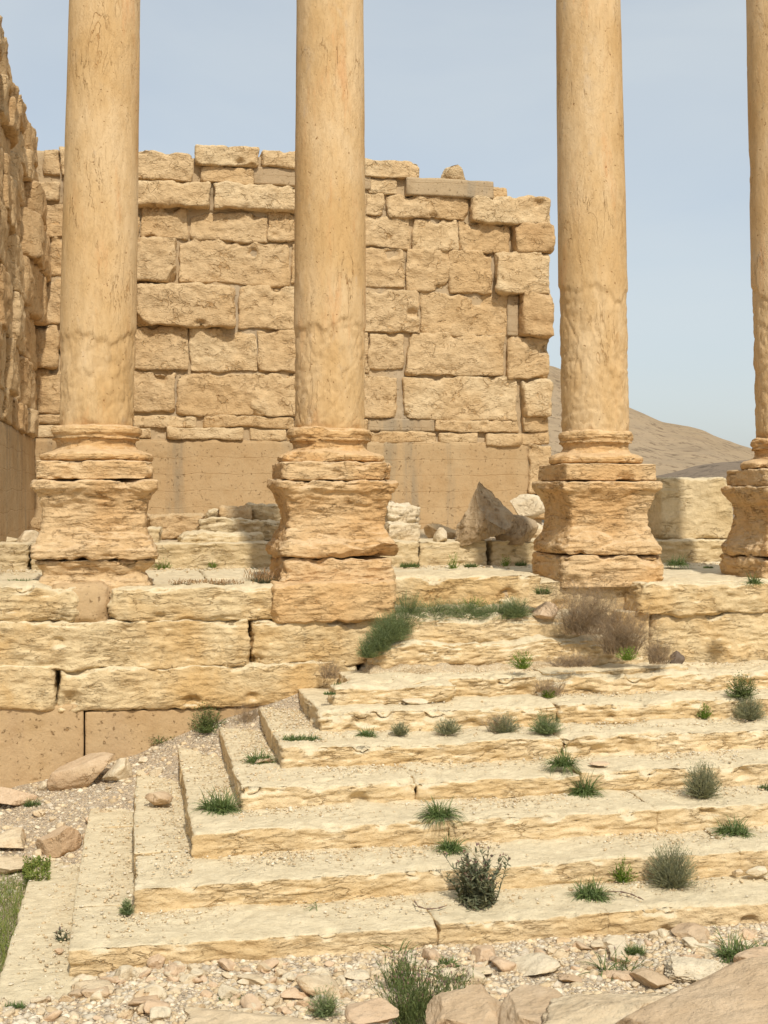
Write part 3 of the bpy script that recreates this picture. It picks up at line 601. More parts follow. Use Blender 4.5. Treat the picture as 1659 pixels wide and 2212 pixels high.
for b in B:
    b = list(b); p = b[4] if len(b) > 4 else random.uniform(.02, .08); mat = b[5] if len(b) > 5 else random.choice(['wall', 'wall', 'wall', 'wallp', 'wall'])
    small = (b[3]-b[1]) < 40
    wb(*b[:4], p=p, mat=mat, r=(.025 if p < .15 else .06) if not small else .04, chips=1 if p < .1 else 3, amp=.03 if small else .045)
wb(548, 368, 800, 404, .05, 'concg', .02, 0, .008, 'concrete_infill', wob=.01); wb(876, 391, 1062, 428, .22, 'concg', .02, 1, .012, 'concrete_infill', wob=.01)
wb(795, 905, 938, 931, .03, 'concg', .01, 0, .006, 'concrete_infill', wob=.01); wb(1096, 640, 1118, 726, .06, 'concg', .01, 0, .01, 'concrete_infill', wob=.01)
wb(60, 952, 1143, 1150, .05, 'conc', .02, 0, .006, 'concrete_panel', wob=.01, res=.08)
core = []
for (u0, v0, u1, v1) in [(60, 334, 560, 450), (555, 345, 900, 450), (880, 396, 1080, 450), (60, 430, 1165, 530), (60, 520, 1172, 960), (60, 940, 1172, 1160)]:
    a = at_Y(u0, v0, YW)[0]; b = at_Y(u1, v0, YW)[0]; um = (u0+u1)/2
    core.append(rbox((a, YW+.03+.003*len(core), at_Y(um, v1, YW)[2]), (b, YW+1.3, at_Y(um, v0, YW)[2]), (.07, .2, .07), r=.02, amp=.03, seed=v0*.1, layer=0, wob=.0, skip=('y1',)))
obj('mortar_core', *join(core), M['mortar'], bw)

# ------------------------------------------------------------------ left wall
XL = -2.06
lw_ = thing('ruined_wall', (XL-.5, 21, -.7), 'side wall of jutting rough blocks seen edge on at the left edge', 'wall')
rows = [325, 392, 450, 515, 608, 704, 802, 896, 948]; zr = [(VH-v)*25.1/F for v in rows]
rs = random.Random(5)
for i in range(8):
    y = 16.2 + rs.uniform(0, .8)
    while y < 25.9:
        ln = rs.uniform(.9, 1.7); y2 = min(y+ln, 26.0)
        if 26.0-y2 < .5: y2 = 26.0
        if y2-y < .3: break
        p = rs.choice([.0, .03, .07, .12, .18]); top = 0
        if i in (0, 1): p = rs.uniform(.03, .2)
        if i == 0: top = rs.uniform(-.35, .05)
        if y2 > 24.3 and i in (2, 3, 4): p = rs.uniform(.24, .42)
        p *= .75
        V, Fq = rbox((XL-.6, y+.005, zr[i+1]+.005), (XL+p, y2-.005, zr[i]-.005+top), (.09, .05, .045), r=.05 if p < .15 else .09, amp=.045, seed=i*9.3+y, layer=0, wob=.06, chips=0, skip=('x0',))
        e = (V-np.array([XL+p, (y+y2)/2, (zr[i]+zr[i+1])/2]))@np.array([.8, -.55*rs.choice([-1, 1]), .2*rs.choice([-1, 1])]) - .12; V = V - np.clip(e, 0, None)[:, None]*np.array([.8, -.4, 0])
        obj('stone_block', V, Fq, M[rs.choice(['wall', 'walld', 'walld', 'wall'])], lw_); y = y2
V, Fq = rbox((XL-.6, 16, -.9), (XL+.01, 25.96, zr[8]), (.3, .09, .09), r=.02, amp=.008, seed=3, layer=0, wob=.01, skip=('x0',)); obj('concrete_panel', V, Fq, M['conc'], lw_)
V, Fq = rbox((XL-1.5, 15.9, -.9), (XL-.10, 26.0, zr[0]-.15), (.2, .12, .12), r=.02, amp=.03, seed=13, layer=0, wob=.0); obj('mortar_core', V, Fq, M['mortar'], lw_)

# ------------------------------------------------------------------ loose stones
def solve(u, v, z0=5.0, z1=17.0):
    zs = np.linspace(z0, z1, 900); P = ray(u, v)[None]*zs[:, None]; g = ground_h(P[:, 0], P[:, 1]); b = np.where(P[:, 2] < g)[0]
    return float(zs[b[0]]) if len(b) else None
def ontread(u, Zg, z):
    k = int(round((Zg+3.46)/HS)); p = ray(u, VH)*z; lim = SY(k+1)-.09
    if 0 <= k < 7 and abs(SZ(k)-Zg) < .06 and p[1] > lim and p[0] > SX(k+1): z = z*lim/p[1]
    return z
def place(name, label, cat, u0, v0, u1, v1, z=None, Zg=None, mat='rubble', k=4, cuts=9, amp=.06, fine=.02, dep=None, seed=None, tilt=0, rz=0, sink=.06, pit=0, group=None, rough=True):
    """a stone that fills the box u0..u1, v0..v1 of the photo's frame, standing where it stands"""
    if z is None:
        z = ontread((u0+u1)/2, Zg, Zg*F/(VH-v1)); dv = VH-Zg*F/z-v1; v0 += dv; v1 += dv
    elif v0 > 1600 and v1 < 2205 and z > 5.8: z = solve((u0+u1)/2, v1) or z
    uc, vc = (u0+u1)/2, (v0+v1)/2; hx = (u1-u0)/2*z/F; hm = (v1-v0)*z/F; tp = max(.03, (vc-VH)/F)
    hy = min(dep if dep else max(hx*.75, hm*.45), .32*hm/tp); hz = (hm-2*hy*tp*.8)/2
    z = z+hy; hx = (u1-u0)/2*z/F; c = at_z(uc, vc, z)
    seed = seed if seed is not None else random.randrange(1, 9000)
    V, Fq = rock(seed, k, cuts, amp, fine, (1, 1, 1), pit=pit)
    if tilt:
        V = V*np.array([hx, hy, hz])*1.0; V = roty(V, tilt)
    V = rotz(V, rz); lo, hi = V.min(0), V.max(0); V = (V-(lo+hi)/2)/((hi-lo)/2)*np.array([hx, hy, hz*(1+sink)])
    V = rotz(V, -TH); V = V + c - np.array([0, 0, hz*sink])
    o = obj(name, V, Fq, M[mat]); return tag(o, label, cat, group)
Zt = SZ
G = -3.45
S_ = [
 ('boulder', 'long brown stone leaning against the facing slabs at the podium foot', 106, 1618, 246, 1712, dict(z=13.6, mat='rubbleb', k=5, tilt=-.55, cuts=6, dep=.22)),
 ('boulder', 'chalk white stone beside the long brown one', 220, 1634, 285, 1696, dict(z=13.4, mat='rubblew', tilt=-.6, dep=.12)),
 ('boulder', 'orange stone cut by the left edge below the facing slabs', -60, 1688, 82, 1752, dict(z=13.0, mat='rubblep', k=5)),
 ('boulder', 'squarish brown block in the gravel left of the steps', 74, 1774, 172, 1858, dict(z=11.9, mat='rubbleb', k=5, cuts=7)),
 ('boulder', 'pale cream stone at the left edge above the grass', -40, 1784, 62, 1846, dict(z=12.0, mat='rubble', k=5)),
 ('boulder', 'half buried pale stone just above the grass at the left edge', -50, 1842, 75, 1895, dict(z=11.5, mat='rubble')),
 ('boulder', 'grey brown angular stone lying on the left return of a step', 314, 1703, 374, 1747, dict(Zg=Zt(2), mat='rubbleb', dep=.13)),
 ('stone', 'small pinkish stone beside the green tuft on the left return', 551, 1636, 591, 1652, dict(Zg=Zt(4), mat='rubblep')),
 ('boulder', 'tan stone perched on the topmost worn slab by the dry bush', 1150, 1298, 1206, 1338, dict(z=15.0, mat='rubblep', k=5, cuts=12)),
 ('boulder', 'dark brown stone at the foot of the big dry bush', 1446, 1404, 1480, 1443, dict(Zg=-2.06, mat='dark', cuts=16, amp=.12, tilt=.6)),
 ('stone', 'flat cream flake lying on the worn step in the middle', 868, 1506, 927, 1524, dict(Zg=Zt(6), mat='rubblew', dep=.1)),
 ('stone', 'flat pinkish chip right of the hanging green tufts', 1270, 1642, 1317, 1657, dict(Zg=Zt(4), mat='rubblep')),
 ('stone', 'pale stone on the second step near the right edge', 1609, 1866, 1657, 1896, dict(Zg=Zt(1)+.02, mat='rubblew')),
 ('stone', 'little tan stone left of the pale one near the right edge', 1582, 1876, 1605, 1894, dict(Zg=Zt(1)+.02, mat='rubble')),
 ('stone', 'small reddish stone on the return of the lowest step', 117, 2046, 137, 2062, dict(Zg=Zt(0), mat='rubblep')),
 ('stone', 'rosy rounded stone leaning on the lowest riser', 318, 2056, 357, 2096, dict(z=9.05, mat='rubblep', k=4, dep=.07)),
 ('stone', 'tan lump touching the rosy rounded stone', 352, 2073, 400, 2114, dict(z=8.9, mat='rubblep', dep=.08)),
 ('stone', 'small pale knob left of the rosy rounded stone', 297, 2070, 320, 2090, dict(z=9.1, mat='rubblew', dep=.04)),
 ('stone', 'upright tan wedge against the lowest riser', 469, 2066, 511, 2102, dict(z=9.05, mat='rubblep', tilt=.5, dep=.07)),
 ('stone', 'pale wedge between the tan lump and the upright tan wedge', 408, 2088, 440, 2122, dict(z=8.85, mat='rubblew', dep=.06)),
 ('boulder', 'long cream stone in the rubble left of the white patched rock', 512, 2096, 590, 2132, dict(z=8.7, mat='rubble', tilt=.2, dep=.12)),
 ('boulder', 'broad cream stone with broken underside in the bottom rubble', 640, 2090, 738, 2166, dict(z=8.5, mat='rubble', tilt=.35, dep=.16, k=5)),
 ('boulder', 'tan stone under the broad cream stone', 605, 2128, 662, 2168, dict(z=8.4, mat='rubblep')),
 ('boulder', 'rounded brown stone lying in the gravel at bottom left', 276, 2138, 345, 2184, dict(z=8.35, mat='rubbleb', dep=.14)),
 ('boulder', 'flat pale slab flush with the gravel at bottom left', 150, 2110, 252, 2158, dict(z=8.5, mat='rubble', dep=.2)),
 ('boulder', 'rock with a white patch at the bottom edge left of the herbs', 744, 2138, 862, 2230, dict(z=7.6, mat='rubblep', k=5, dep=.22)),
 ('boulder', 'broad low cream rock along the bottom edge', 385, 2163, 800, 2290, dict(z=7.4, mat='rubble', k=6, dep=.35, cuts=20, fine=.03, amp=.1)),
 ('boulder', 'pinkish stone against the lowest riser right of the herbs', 1019, 2036, 1073, 2082, dict(z=9.1, mat='rubblep', dep=.1)),
 ('boulder', 'dark tan stone between the pinkish stone and the slanted pale block', 1058, 2058, 1116, 2104, dict(z=8.8, mat='rubblep', dep=.1)),
 ('boulder', 'large slanted pale block in the rubble at bottom right', 1098, 2048, 1208, 2118, dict(z=8.4, mat='rubblew', k=5, tilt=-.4, dep=.2)),
 ('boulder', 'cream slab half hidden by low herbs at the bottom middle', 945, 2080, 1066, 2118, dict(z=8.5, mat='rubble', dep=.2)),
 ('stone', 'orange flat stone at the foot of the lowest riser', 1200, 2023, 1236, 2040, dict(z=9.3, mat='ped', dep=.07)),
 ('stone', 'pale stone right of the orange flat one', 1238, 2026, 1268, 2046, dict(z=9.25, mat='rubblew', dep=.06)),
 ('boulder', 'cream stone with dark shadowed underside below the step joint', 1299, 2014, 1360, 2058, dict(z=9.0, mat='rubblew', k=5, dep=.12)),
 ('boulder', 'rounded brown boulder near the right end of the lowest riser', 1453, 1989, 1537, 2048, dict(z=9.3, mat='rubbleb', k=5, dep=.2)),
 ('boulder', 'low pale stone in front of the rounded brown boulder', 1480, 2028, 1550, 2062, dict(z=8.9, mat='rubblew', dep=.12)),
 ('boulder', 'flat tan rock just above the flaked slab', 1298, 2090, 1380, 2122, dict(z=8.2, mat='rubblep', dep=.15)),
 ('boulder', 'smooth tan boulder filling the bottom edge right of the herbs', 920, 2108, 1130, 2300, dict(z=6.9, mat='rubblet', k=6, dep=.4, fine=.02, cuts=16, amp=.1)),
 ('boulder', 'tan boulder with a sharp ridge beside the flaked slab', 1060, 2112, 1270, 2310, dict(z=6.7, mat='rubblet', k=6, dep=.35, fine=.02, cuts=12, amp=.1)),
 ('boulder', 'flaked cream slab rising across the bottom right corner', 1120, 2110, 1480, 2330, dict(z=6.3, mat='rubble', k=6, dep=.4, tilt=-.35, pit=.04, cuts=16, amp=.1, fine=.04)),
 ('boulder', 'smooth grey tan stone above the flaked slab', 1365, 2082, 1450, 2150, dict(z=7.0, mat='rubblet', k=5, dep=.2)),
 ('boulder', 'crumbly pitted cream rock behind the huge smooth boulder', 1433, 2056, 1590, 2140, dict(z=7.0, mat='rubblew', k=6, dep=.3, pit=.07, fine=.04, cuts=14)),
 ('boulder', 'huge smooth brown boulder filling the bottom right corner', 1320, 2000, 2150, 2560, dict(z=5.2, mat='rubblet', k=6, dep=.5, tilt=-.2, cuts=18, fine=.015, amp=.07, seed=78)),
 ('boulder', 'pinkish tan rock between the smooth boulder and the pitted rock', 1590, 2040, 1760, 2130, dict(z=6.3, mat='rubblep', k=5, dep=.3)),
 ('boulder', 'cream stone in front of the low herbs right of the feathery ones', 1105, 2120, 1180, 2165, dict(z=8, mat='rubblew', dep=.1)),
 ('boulder', 'tan stone between the crumbly rock and the flat tan rock', 1385, 2098, 1440, 2140, dict(z=8, mat='rubblep', dep=.1)),
 ('boulder', 'broken cream stone below the step joint at bottom right', 1245, 2068, 1305, 2100, dict(z=8, mat='rubble', dep=.1)),
 ('boulder', 'tan angular stone in the rubble at lower right of the slanted pale block', 1205, 2094, 1262, 2130, dict(z=8, mat='rubbleb', dep=.1)),
 ('boulder', 'brownish stone in the rubble under the middle of the lowest riser', 560, 2066, 604, 2096, dict(z=8, mat='rubblep', dep=.08)),
 ('boulder', 'pale flat stone in the rubble just right of the broad cream stone', 742, 2092, 800, 2120, dict(z=8, mat='rubblew', dep=.1)),
 # rear terrace
 ('carved_block', 'big square cream block standing right of the sharp plinth column', 1424, 1033, 1587, 1172, dict(z=0)),
 ('boulder', 'tall pointed grey brown rock standing before the concrete wall', 983, 1042, 1112, 1178, dict(z=0)),
 ('boulder', 'brown broken rock leaning at the right foot of the pointed one', 1062, 1110, 1162, 1175, dict(z=19.3, mat='grey', k=5, cuts=10)),
 ('boulder', 'white and pink boulder beside the sharp plinth column', 1101, 1066, 1180, 1122, dict(z=21.0, mat='rubblew', k=5)),
 ('boulder', 'pale slab under the white and pink boulder', 1104, 1112, 1182, 1178, dict(z=20.3, mat='rubble', k=5)),
 ('boulder', 'stacked looking cream rock right of the second pedestal', 838, 1090, 906, 1138, dict(slab=1, z=19.7, mat='rubblew', k=5, pit=.04)),
 ('boulder', 'cream block supporting the stacked looking rock', 836, 1128, 908, 1176, dict(slab=1, z=19.5, mat='rubblew', k=5, cuts=14)),
 ('boulder', 'low orange stones of the fallen row left of the pointed rock', 916, 1130, 990, 1170, dict(z=21, mat='wall', k=5)),
 ('boulder', 'small upright cream stone in front of the pointed rock', 935, 1138, 966, 1180, dict(z=19.2, mat='rubblew')),
 ('boulder', 'long tan fallen block by the foot of the concrete panel', 318, 1112, 448, 1166, dict(slab=1, z=20.6, mat='wall', k=5, cuts=14)),
 ('boulder', 'small squarish cream block right of the first pedestal', 316, 1140, 349, 1182, dict(slab=1, z=19.4, mat='rear', cuts=12)),
 ('boulder', 'long pale fallen slab overhanging the one below', 430, 1122, 620, 1168, dict(slab=1, z=19.9, mat='rear', k=5, cuts=16, pit=.03, dep=.4)),
 ('boulder', 'long grooved fallen slab lying lowest on the terrace step', 386, 1150, 569, 1182, dict(slab=1, z=19.0, mat='rear', k=5, cuts=16, pit=.05, dep=.3)),
 ('boulder', 'small cube of stone left of the brown one on the fallen slabs', 444, 1102, 478, 1130, dict(slab=1, z=20.4, mat='rear', cuts=14)),
 ('boulder', 'brown cube of stone on top of the fallen slabs', 474, 1096, 536, 1128, dict(slab=1, z=20.3, mat='wall', cuts=16)),
 ('boulder', 'cream chunk on the fallen slabs beside the second pedestal', 528, 1090, 612, 1128, dict(slab=1, z=20.6, mat='rear', cuts=14)),
 ('boulder', 'grey white stone lying at the foot of the side wall', 33, 1144, 92, 1186, dict(z=20.0, mat='rubblew', cuts=8)),
 ('boulder', 'small brown stone in the wall corner', 66, 1117, 94, 1146, dict(z=23.5, mat='wall', cuts=12)),
 ('boulder', 'low mound of pale stone at the left edge of the terrace', -60, 1154, 48, 1184, dict(z=19.6, mat='rear', cuts=14)),
 ('boulder', 'loose stone standing alone on top of the back wall', 951, 357, 1006, 399, dict(z=0)),
]
for name, lab, u0, v0, u1, v1, kw in S_:
    if kw.get('z') == 0 and name == 'boulder' and v0 > 1000:      # pointed rock
        z = 19.25; V, Fq = rock(515, 6, 9, .07, .05, (1, 1, 1)); V = V - 0
        t01 = (V[:, 2]+1)/2; s = 1 - .82*np.clip(t01, 0, 1)**1.1; V[:, 0] *= s; V[:, 1] *= s; V[:, 0] += -.02 + .15*np.sin(t01*3)
        V[:, 0] += .09*perlin(V*np.array([4.4, 4.4, .9])+3)*(1-t01*.6); V[:, 1] += .25*perlin(V*np.array([3.4, 2.4, .7])+9)
        lo, hi = V.min(0), V.max(0); V = (V-(lo+hi)/2)/((hi-lo)/2); c = at_z((u0+u1)/2, (v0+v1)/2, z)
        V = rotz(V*np.array([(u1-u0)/2*z/F, .35, (v1-v0)/2*z/F*1.04]), -TH)+c
        tag(obj(name, V, Fq, M['grey']), lab, 'rock')
    elif kw.get('slab'):
        z = kw['z']; Yb = at_z((u0+u1)/2, v1, z)[1]; a = at_Y(u0, v1, Yb); b = at_Y(u1, v0, Yb); sd = (u0*1.7+v0) % 97; pit = kw.get('pit', 0)
        V, Fq = rbox((a[0], Yb, min(a[2], b[2])), (b[0], Yb+kw.get('dep', .5), max(a[2], b[2])), .022, r=.09, amp=.05, seed=sd, layer=.03 if pit else .015, wob=.07, chips=2, edge=1.3)
        tag(obj(name, V, Fq, M[kw['mat']]), lab, 'rock')
    elif name == 'carved_block':
        a = at_Y(1428, v1, 18.95); b = at_Y(1586, v0, 18.95)
        V, Fq = rbox((a[0], 18.95, -.72), (b[0], 20.1, b[2]), .03, r=.05, amp=.03, seed=88, layer=.0, wob=.03, chips=1); tag(obj(name, V, Fq, M['rear']), lab, 'stone block')
    elif kw.get('z') == 0:
        z = at_Y(978, 380, YW-.05)[1]*CT + at_Y(978, 380, YW-.05)[0]*ST
        place(name, lab, 'stone', u0, v0, u1, v1, z=z, mat='wallp', cuts=22, k=4, sink=.0, dep=.2, amp=.03)
    else: place(name, lab, 'stone' if name == 'stone' else 'rock', u0, v0, u1, v1, **kw)

# small rubble along the foot of the steps: individuals
protos = []
for i in range(8):
    V, Fq = rock(900+i, 3, 9, .08, .02, (1, random.uniform(.6, .9), random.uniform(.45, .75))); me = mesh('rubble_stone', V, Fq)
    me.materials.append(M[['rubble', 'rubblew', 'rubble', 'rubblep', 'rubblew', 'rubble', 'rubbleb', 'rubblep'][i]]); protos.append(me)
rs = random.Random(21); cnt = 0
while cnt < 285:
    zone = rs.random()
    if zone < .62: u = rs.uniform(180, 1659); v = np.interp(u, [165, 949, 1314, 1659], [2100, 2068, 2032, 1996]) + abs(rs.gauss(0, 48)) + 6
    elif zone < .80: u = rs.uniform(0, 700); v = rs.uniform(2110, 2205)
    else: u = rs.uniform(20, 440); v = rs.uniform(1640, 1860) ; 
    if zone >= .80 and (u > 300 and v > 1700 or u > 170+(1860-v)*.9): continue
    if v > 2208: continue
    p = at_Z(u, v, -3.44) if zone < .8 else None
    if p is None:
        z = 12.0
        for _ in range(12): p = at_z(u, v, z); z = z + (p[2]-float(ground_h(np.array([p[0]]), np.array([p[1]]))[0]))*F/(v-VH)*.7
    s = min(.11, .026 + abs(rs.gauss(0, .028))); me = protos[rs.randrange(8)]
    o = link(bpy.data.objects.new('rubble_stone', me)); zz = float(ground_h(np.array([p[0]]), np.array([p[1]]))[0])
    o.location = (p[0], p[1], zz + s*.22); o.scale = (s, s, s); o.rotation_euler = (rs.uniform(-.3, .3), rs.uniform(-.3, .3), rs.uniform(0, 6.28))
    tag(o, 'fist sized pale rubble stone lying in the gravel', 'stone', 'small rubble stones in the gravel'); cnt += 1
# gravel: merged chips
def scatter(name, pts, sizes, mats, seed, label):
    rs = np.random.default_rng(seed); base, Fb = ico(1); groups = [[] for _ in mats]
    var = []
    for i in range(24):
        V = base.copy()*rs.uniform(.6, 1.25, (len(base), 1))*np.array([1, rs.uniform(.6, 1), rs.uniform(.35, .7)]); var.append(V)
    Vs, Fs, MI = [], [], []; n = 0
    ang = rs.uniform(0, 6.28, len(pts)); vi = rs.integers(0, 24, len(pts)); mi = rs.integers(0, len(mats), len(pts))
    for i in range(24):
        sel = np.where(vi == i)[0]
        if not len(sel): continue
        c, s = np.cos(ang[sel]), np.sin(ang[sel]); V = var[i]; k = len(V)
        X = (V[None, :, 0]*c[:, None]-V[None, :, 1]*s[:, None])*sizes[sel][:, None]+pts[sel, 0][:, None]
        Y = (V[None, :, 0]*s[:, None]+V[None, :, 1]*c[:, None])*sizes[sel][:, None]+pts[sel, 1][:, None]
        Z = V[None, :, 2]*sizes[sel][:, None]+pts[sel, 2][:, None]
        Vs.append(np.stack([X, Y, Z], 2).reshape(-1, 3)); off = (np.arange(len(sel))*k)[:, None, None]+n
        Fs.append((Fb[None]+off).reshape(-1, 3)); MI.append(np.repeat(mi[sel], len(Fb))); n += k*len(sel)
    o = obj(name, np.concatenate(Vs), np.concatenate(Fs), mats, origin=np.zeros(3), sm=False)
    o.data.polygons.foreach_set('material_index', np.concatenate(MI).astype(np.int32)); return tag(o, label, 'gravel', kind='stuff')
def gm(name, c):
    m, t, b = new_mat(name); g = t.nodes.new('ShaderNodeNewGeometry')
    cc = mixc(t, g.outputs['Random Per Island'], tuple(x*.80 for x in c), tuple(min(.9, x*1.12) for x in c)); cc = mixc(t, rng_(t, nnoise(t, g.outputs['Position'], 60, 4), .3, .7), cc, mixc(t, 1.0, cc, (.8, .78, .74), 'MULTIPLY'))
    n = bump(t, nnoise(t, g.outputs['Position'], 90, 4), .6, .004); t.links.new(n, b.inputs['Normal']); t.links.new(cc, b.inputs['Base Color']); return m
gmats = [gm('gravel_cream', (.70, .56, .36)), gm('gravel_tan', (.64, .49, .30)), gm('gravel_pale', (.74, .65, .49)), gm('gravel_buff', (.70, .57, .39)), gm('gravel_dusty', (.62, .53, .40))]
# on the ground
N = 30000; X = rng.uniform(-2.6, 6.5, N); Y = 8.0 + rng.uniform(0, 1.3, N)
N2 = 22000; X2 = rng.uniform(-3.0, 2.2, N2); Y2 = rng.uniform(9.2, 14.6, N2)
X = np.concatenate([X, X2]); Y = np.concatenate([Y, Y2]); Z = ground_h(X, Y)
sz = np.clip(.005+rng.exponential(.0095, len(X)), 0, .06)
ok = ~((X < -.85) & (Y > 8.9) & (Y < 11.2) & (rng.random(len(X)) < .75)); kk = np.floor((Y-YS)/.72)+1
ok &= ~((Y > YS) & (X > SX(1)+.3) & (Y < 11.4))
ok &= (Z > -3.58) | (Y < 9.3)
scatter('gravel', np.stack([X, Y, Z-sz*.05], 1)[ok], sz[ok], gmats, 3, 'loose pale gravel in front of and beside the steps')
# crumbs on the treads
P_, S2 = [], []
for k in range(0, 8):
    n = [1500, 5000, 4200, 3600, 3000, 2600, 2400, 2600][k]
    X = rng.uniform(SX(k)+.02, 9.5, n); d = np.minimum(.70, np.abs(rng.normal(0, .22, n))); Y = SY(k)+.72-d-.01
    dens = fbm(np.stack([X*.7, Y*.7+k*5, 0*X], 1), 3); keep = dens > rng.uniform(-.5, .55, n)
    P_.append(np.stack([X, Y, np.full(n, SZ(k)+.006)], 1)[keep & (X > SX(k+1)-.1)])
    n = 1500; Yl = rng.uniform(SY(k)+.2, YP, n); dx = np.minimum(.44, np.abs(rng.normal(0, .22, n))); Xl = SX(k+1)-dx-.01
    if k < 6: Yl = Yl[:500 + 150*k]; Xl = Xl[:500 + 150*k]; n = len(Xl); P_.append(np.stack([Xl, Yl, np.full(n, SZ(k)+.004)], 1))
P_ = np.concatenate(P_); S2 = np.clip(np.abs(rng.normal(0, .007, len(P_)))+.004, 0, .028)
scatter('gravel', P_, S2, gmats[:3], 5, 'stone crumbs lying on the treads')
N = 1600; X = rng.uniform(-4, 10, N); Y = 18.58-np.abs(rng.normal(0, .4, N)); scatter('gravel', np.stack([X, Y, np.full(N, ZF+.01)], 1), np.clip(np.abs(rng.normal(0, .012, N))+.006, 0, .05), gmats[:3], 6, 'stone crumbs on the paving behind the columns')

# ------------------------------------------------------------------ plants
class PM:
    def __init__(s): s.V = []; s.F = []; s.M = []; s.n = 0
    def blade(s, p, d, ln, wd, bend, seg=4, mi=0, grav=1.0):
        p = np.array(p, float); d = np.array(d, float); d /= np.linalg.norm(d)+1e-9
        sd = np.cross(d, (0, 0, 1)); sd = sd/(np.linalg.norm(sd)+1e-6) if np.linalg.norm(sd) > .05 else np.array([1., 0, 0])
        a = random.uniform(-.6, .6); sd = sd*math.cos(a)+np.cross(d, sd)*math.sin(a); V = []
        for i in range(seg+1):
            f = i/seg; w_ = wd*(1-f**2.2)*(.55+.45*min(1, f*4)) + .0005
            V += [p - sd*w_/2, p + sd*w_/2]; p = p + d*ln/seg; d = d + np.array([0, 0, -bend*grav/seg]); d /= np.linalg.norm(d)
        for i in range(seg): q = s.n+2*i; s.F.append((q, q+1, q+3, q+2)); s.M.append(mi)
        s.V += V; s.n += len(V)
    def twig(s, p, d, ln, r, seg=3, mi=0, jit=.25):
        p = np.array(p, float); d = np.array(d, float); d /= np.linalg.norm(d); pts = []
        for i in range(seg+1):
            rr = r*(1-.75*i/seg); a = np.cross(d, (.3, .2, 1)); a /= np.linalg.norm(a)+1e-9; b = np.cross(d, a)
            for k in range(3): t = k*2.094; s.V.append(p + (a*math.cos(t)+b*math.sin(t))*rr)
            pts.append(p.copy()); p = p + d*ln/seg; d = d + np.array([random.gauss(0, jit) for _ in range(3)]); d /= np.linalg.norm(d)
        for i in range(seg):
            for k in range(3): a0 = s.n+3*i+k; a1 = s.n+3*i+(k+1) % 3; s.F.append((a0, a1, a1+3, a0+3)); s.M.append(mi)
        s.n += 3*(seg+1); return pts, d
    def leaf(s, p, d, ln, wd, mi=0): s.blade(p, d, ln, wd, .3, 2, mi)
    def build(s, name, mats, label, cat, group=None):
        V = np.array(s.V); o = obj(name, V, np.array(s.F), mats, sm=True); o.data.polygons.foreach_set('material_index', np.array(s.M, dtype=np.int32)); return tag(o, label, cat, group)
def rdir(zmin=.2, zmax=1.0):
    a = random.uniform(0, 6.283); z = random.uniform(zmin, zmax); r = math.sqrt(max(0, 1-z*z)); return np.array([r*math.cos(a), r*math.sin(a), z])
def ell(c, w_, dp): a = random.uniform(0, 6.283); r = math.sqrt(random.random()); return c + np.array([math.cos(a)*r*w_*CT + math.sin(a)*r*dp*ST, -math.cos(a)*r*w_*ST + math.sin(a)*r*dp*CT, 0])
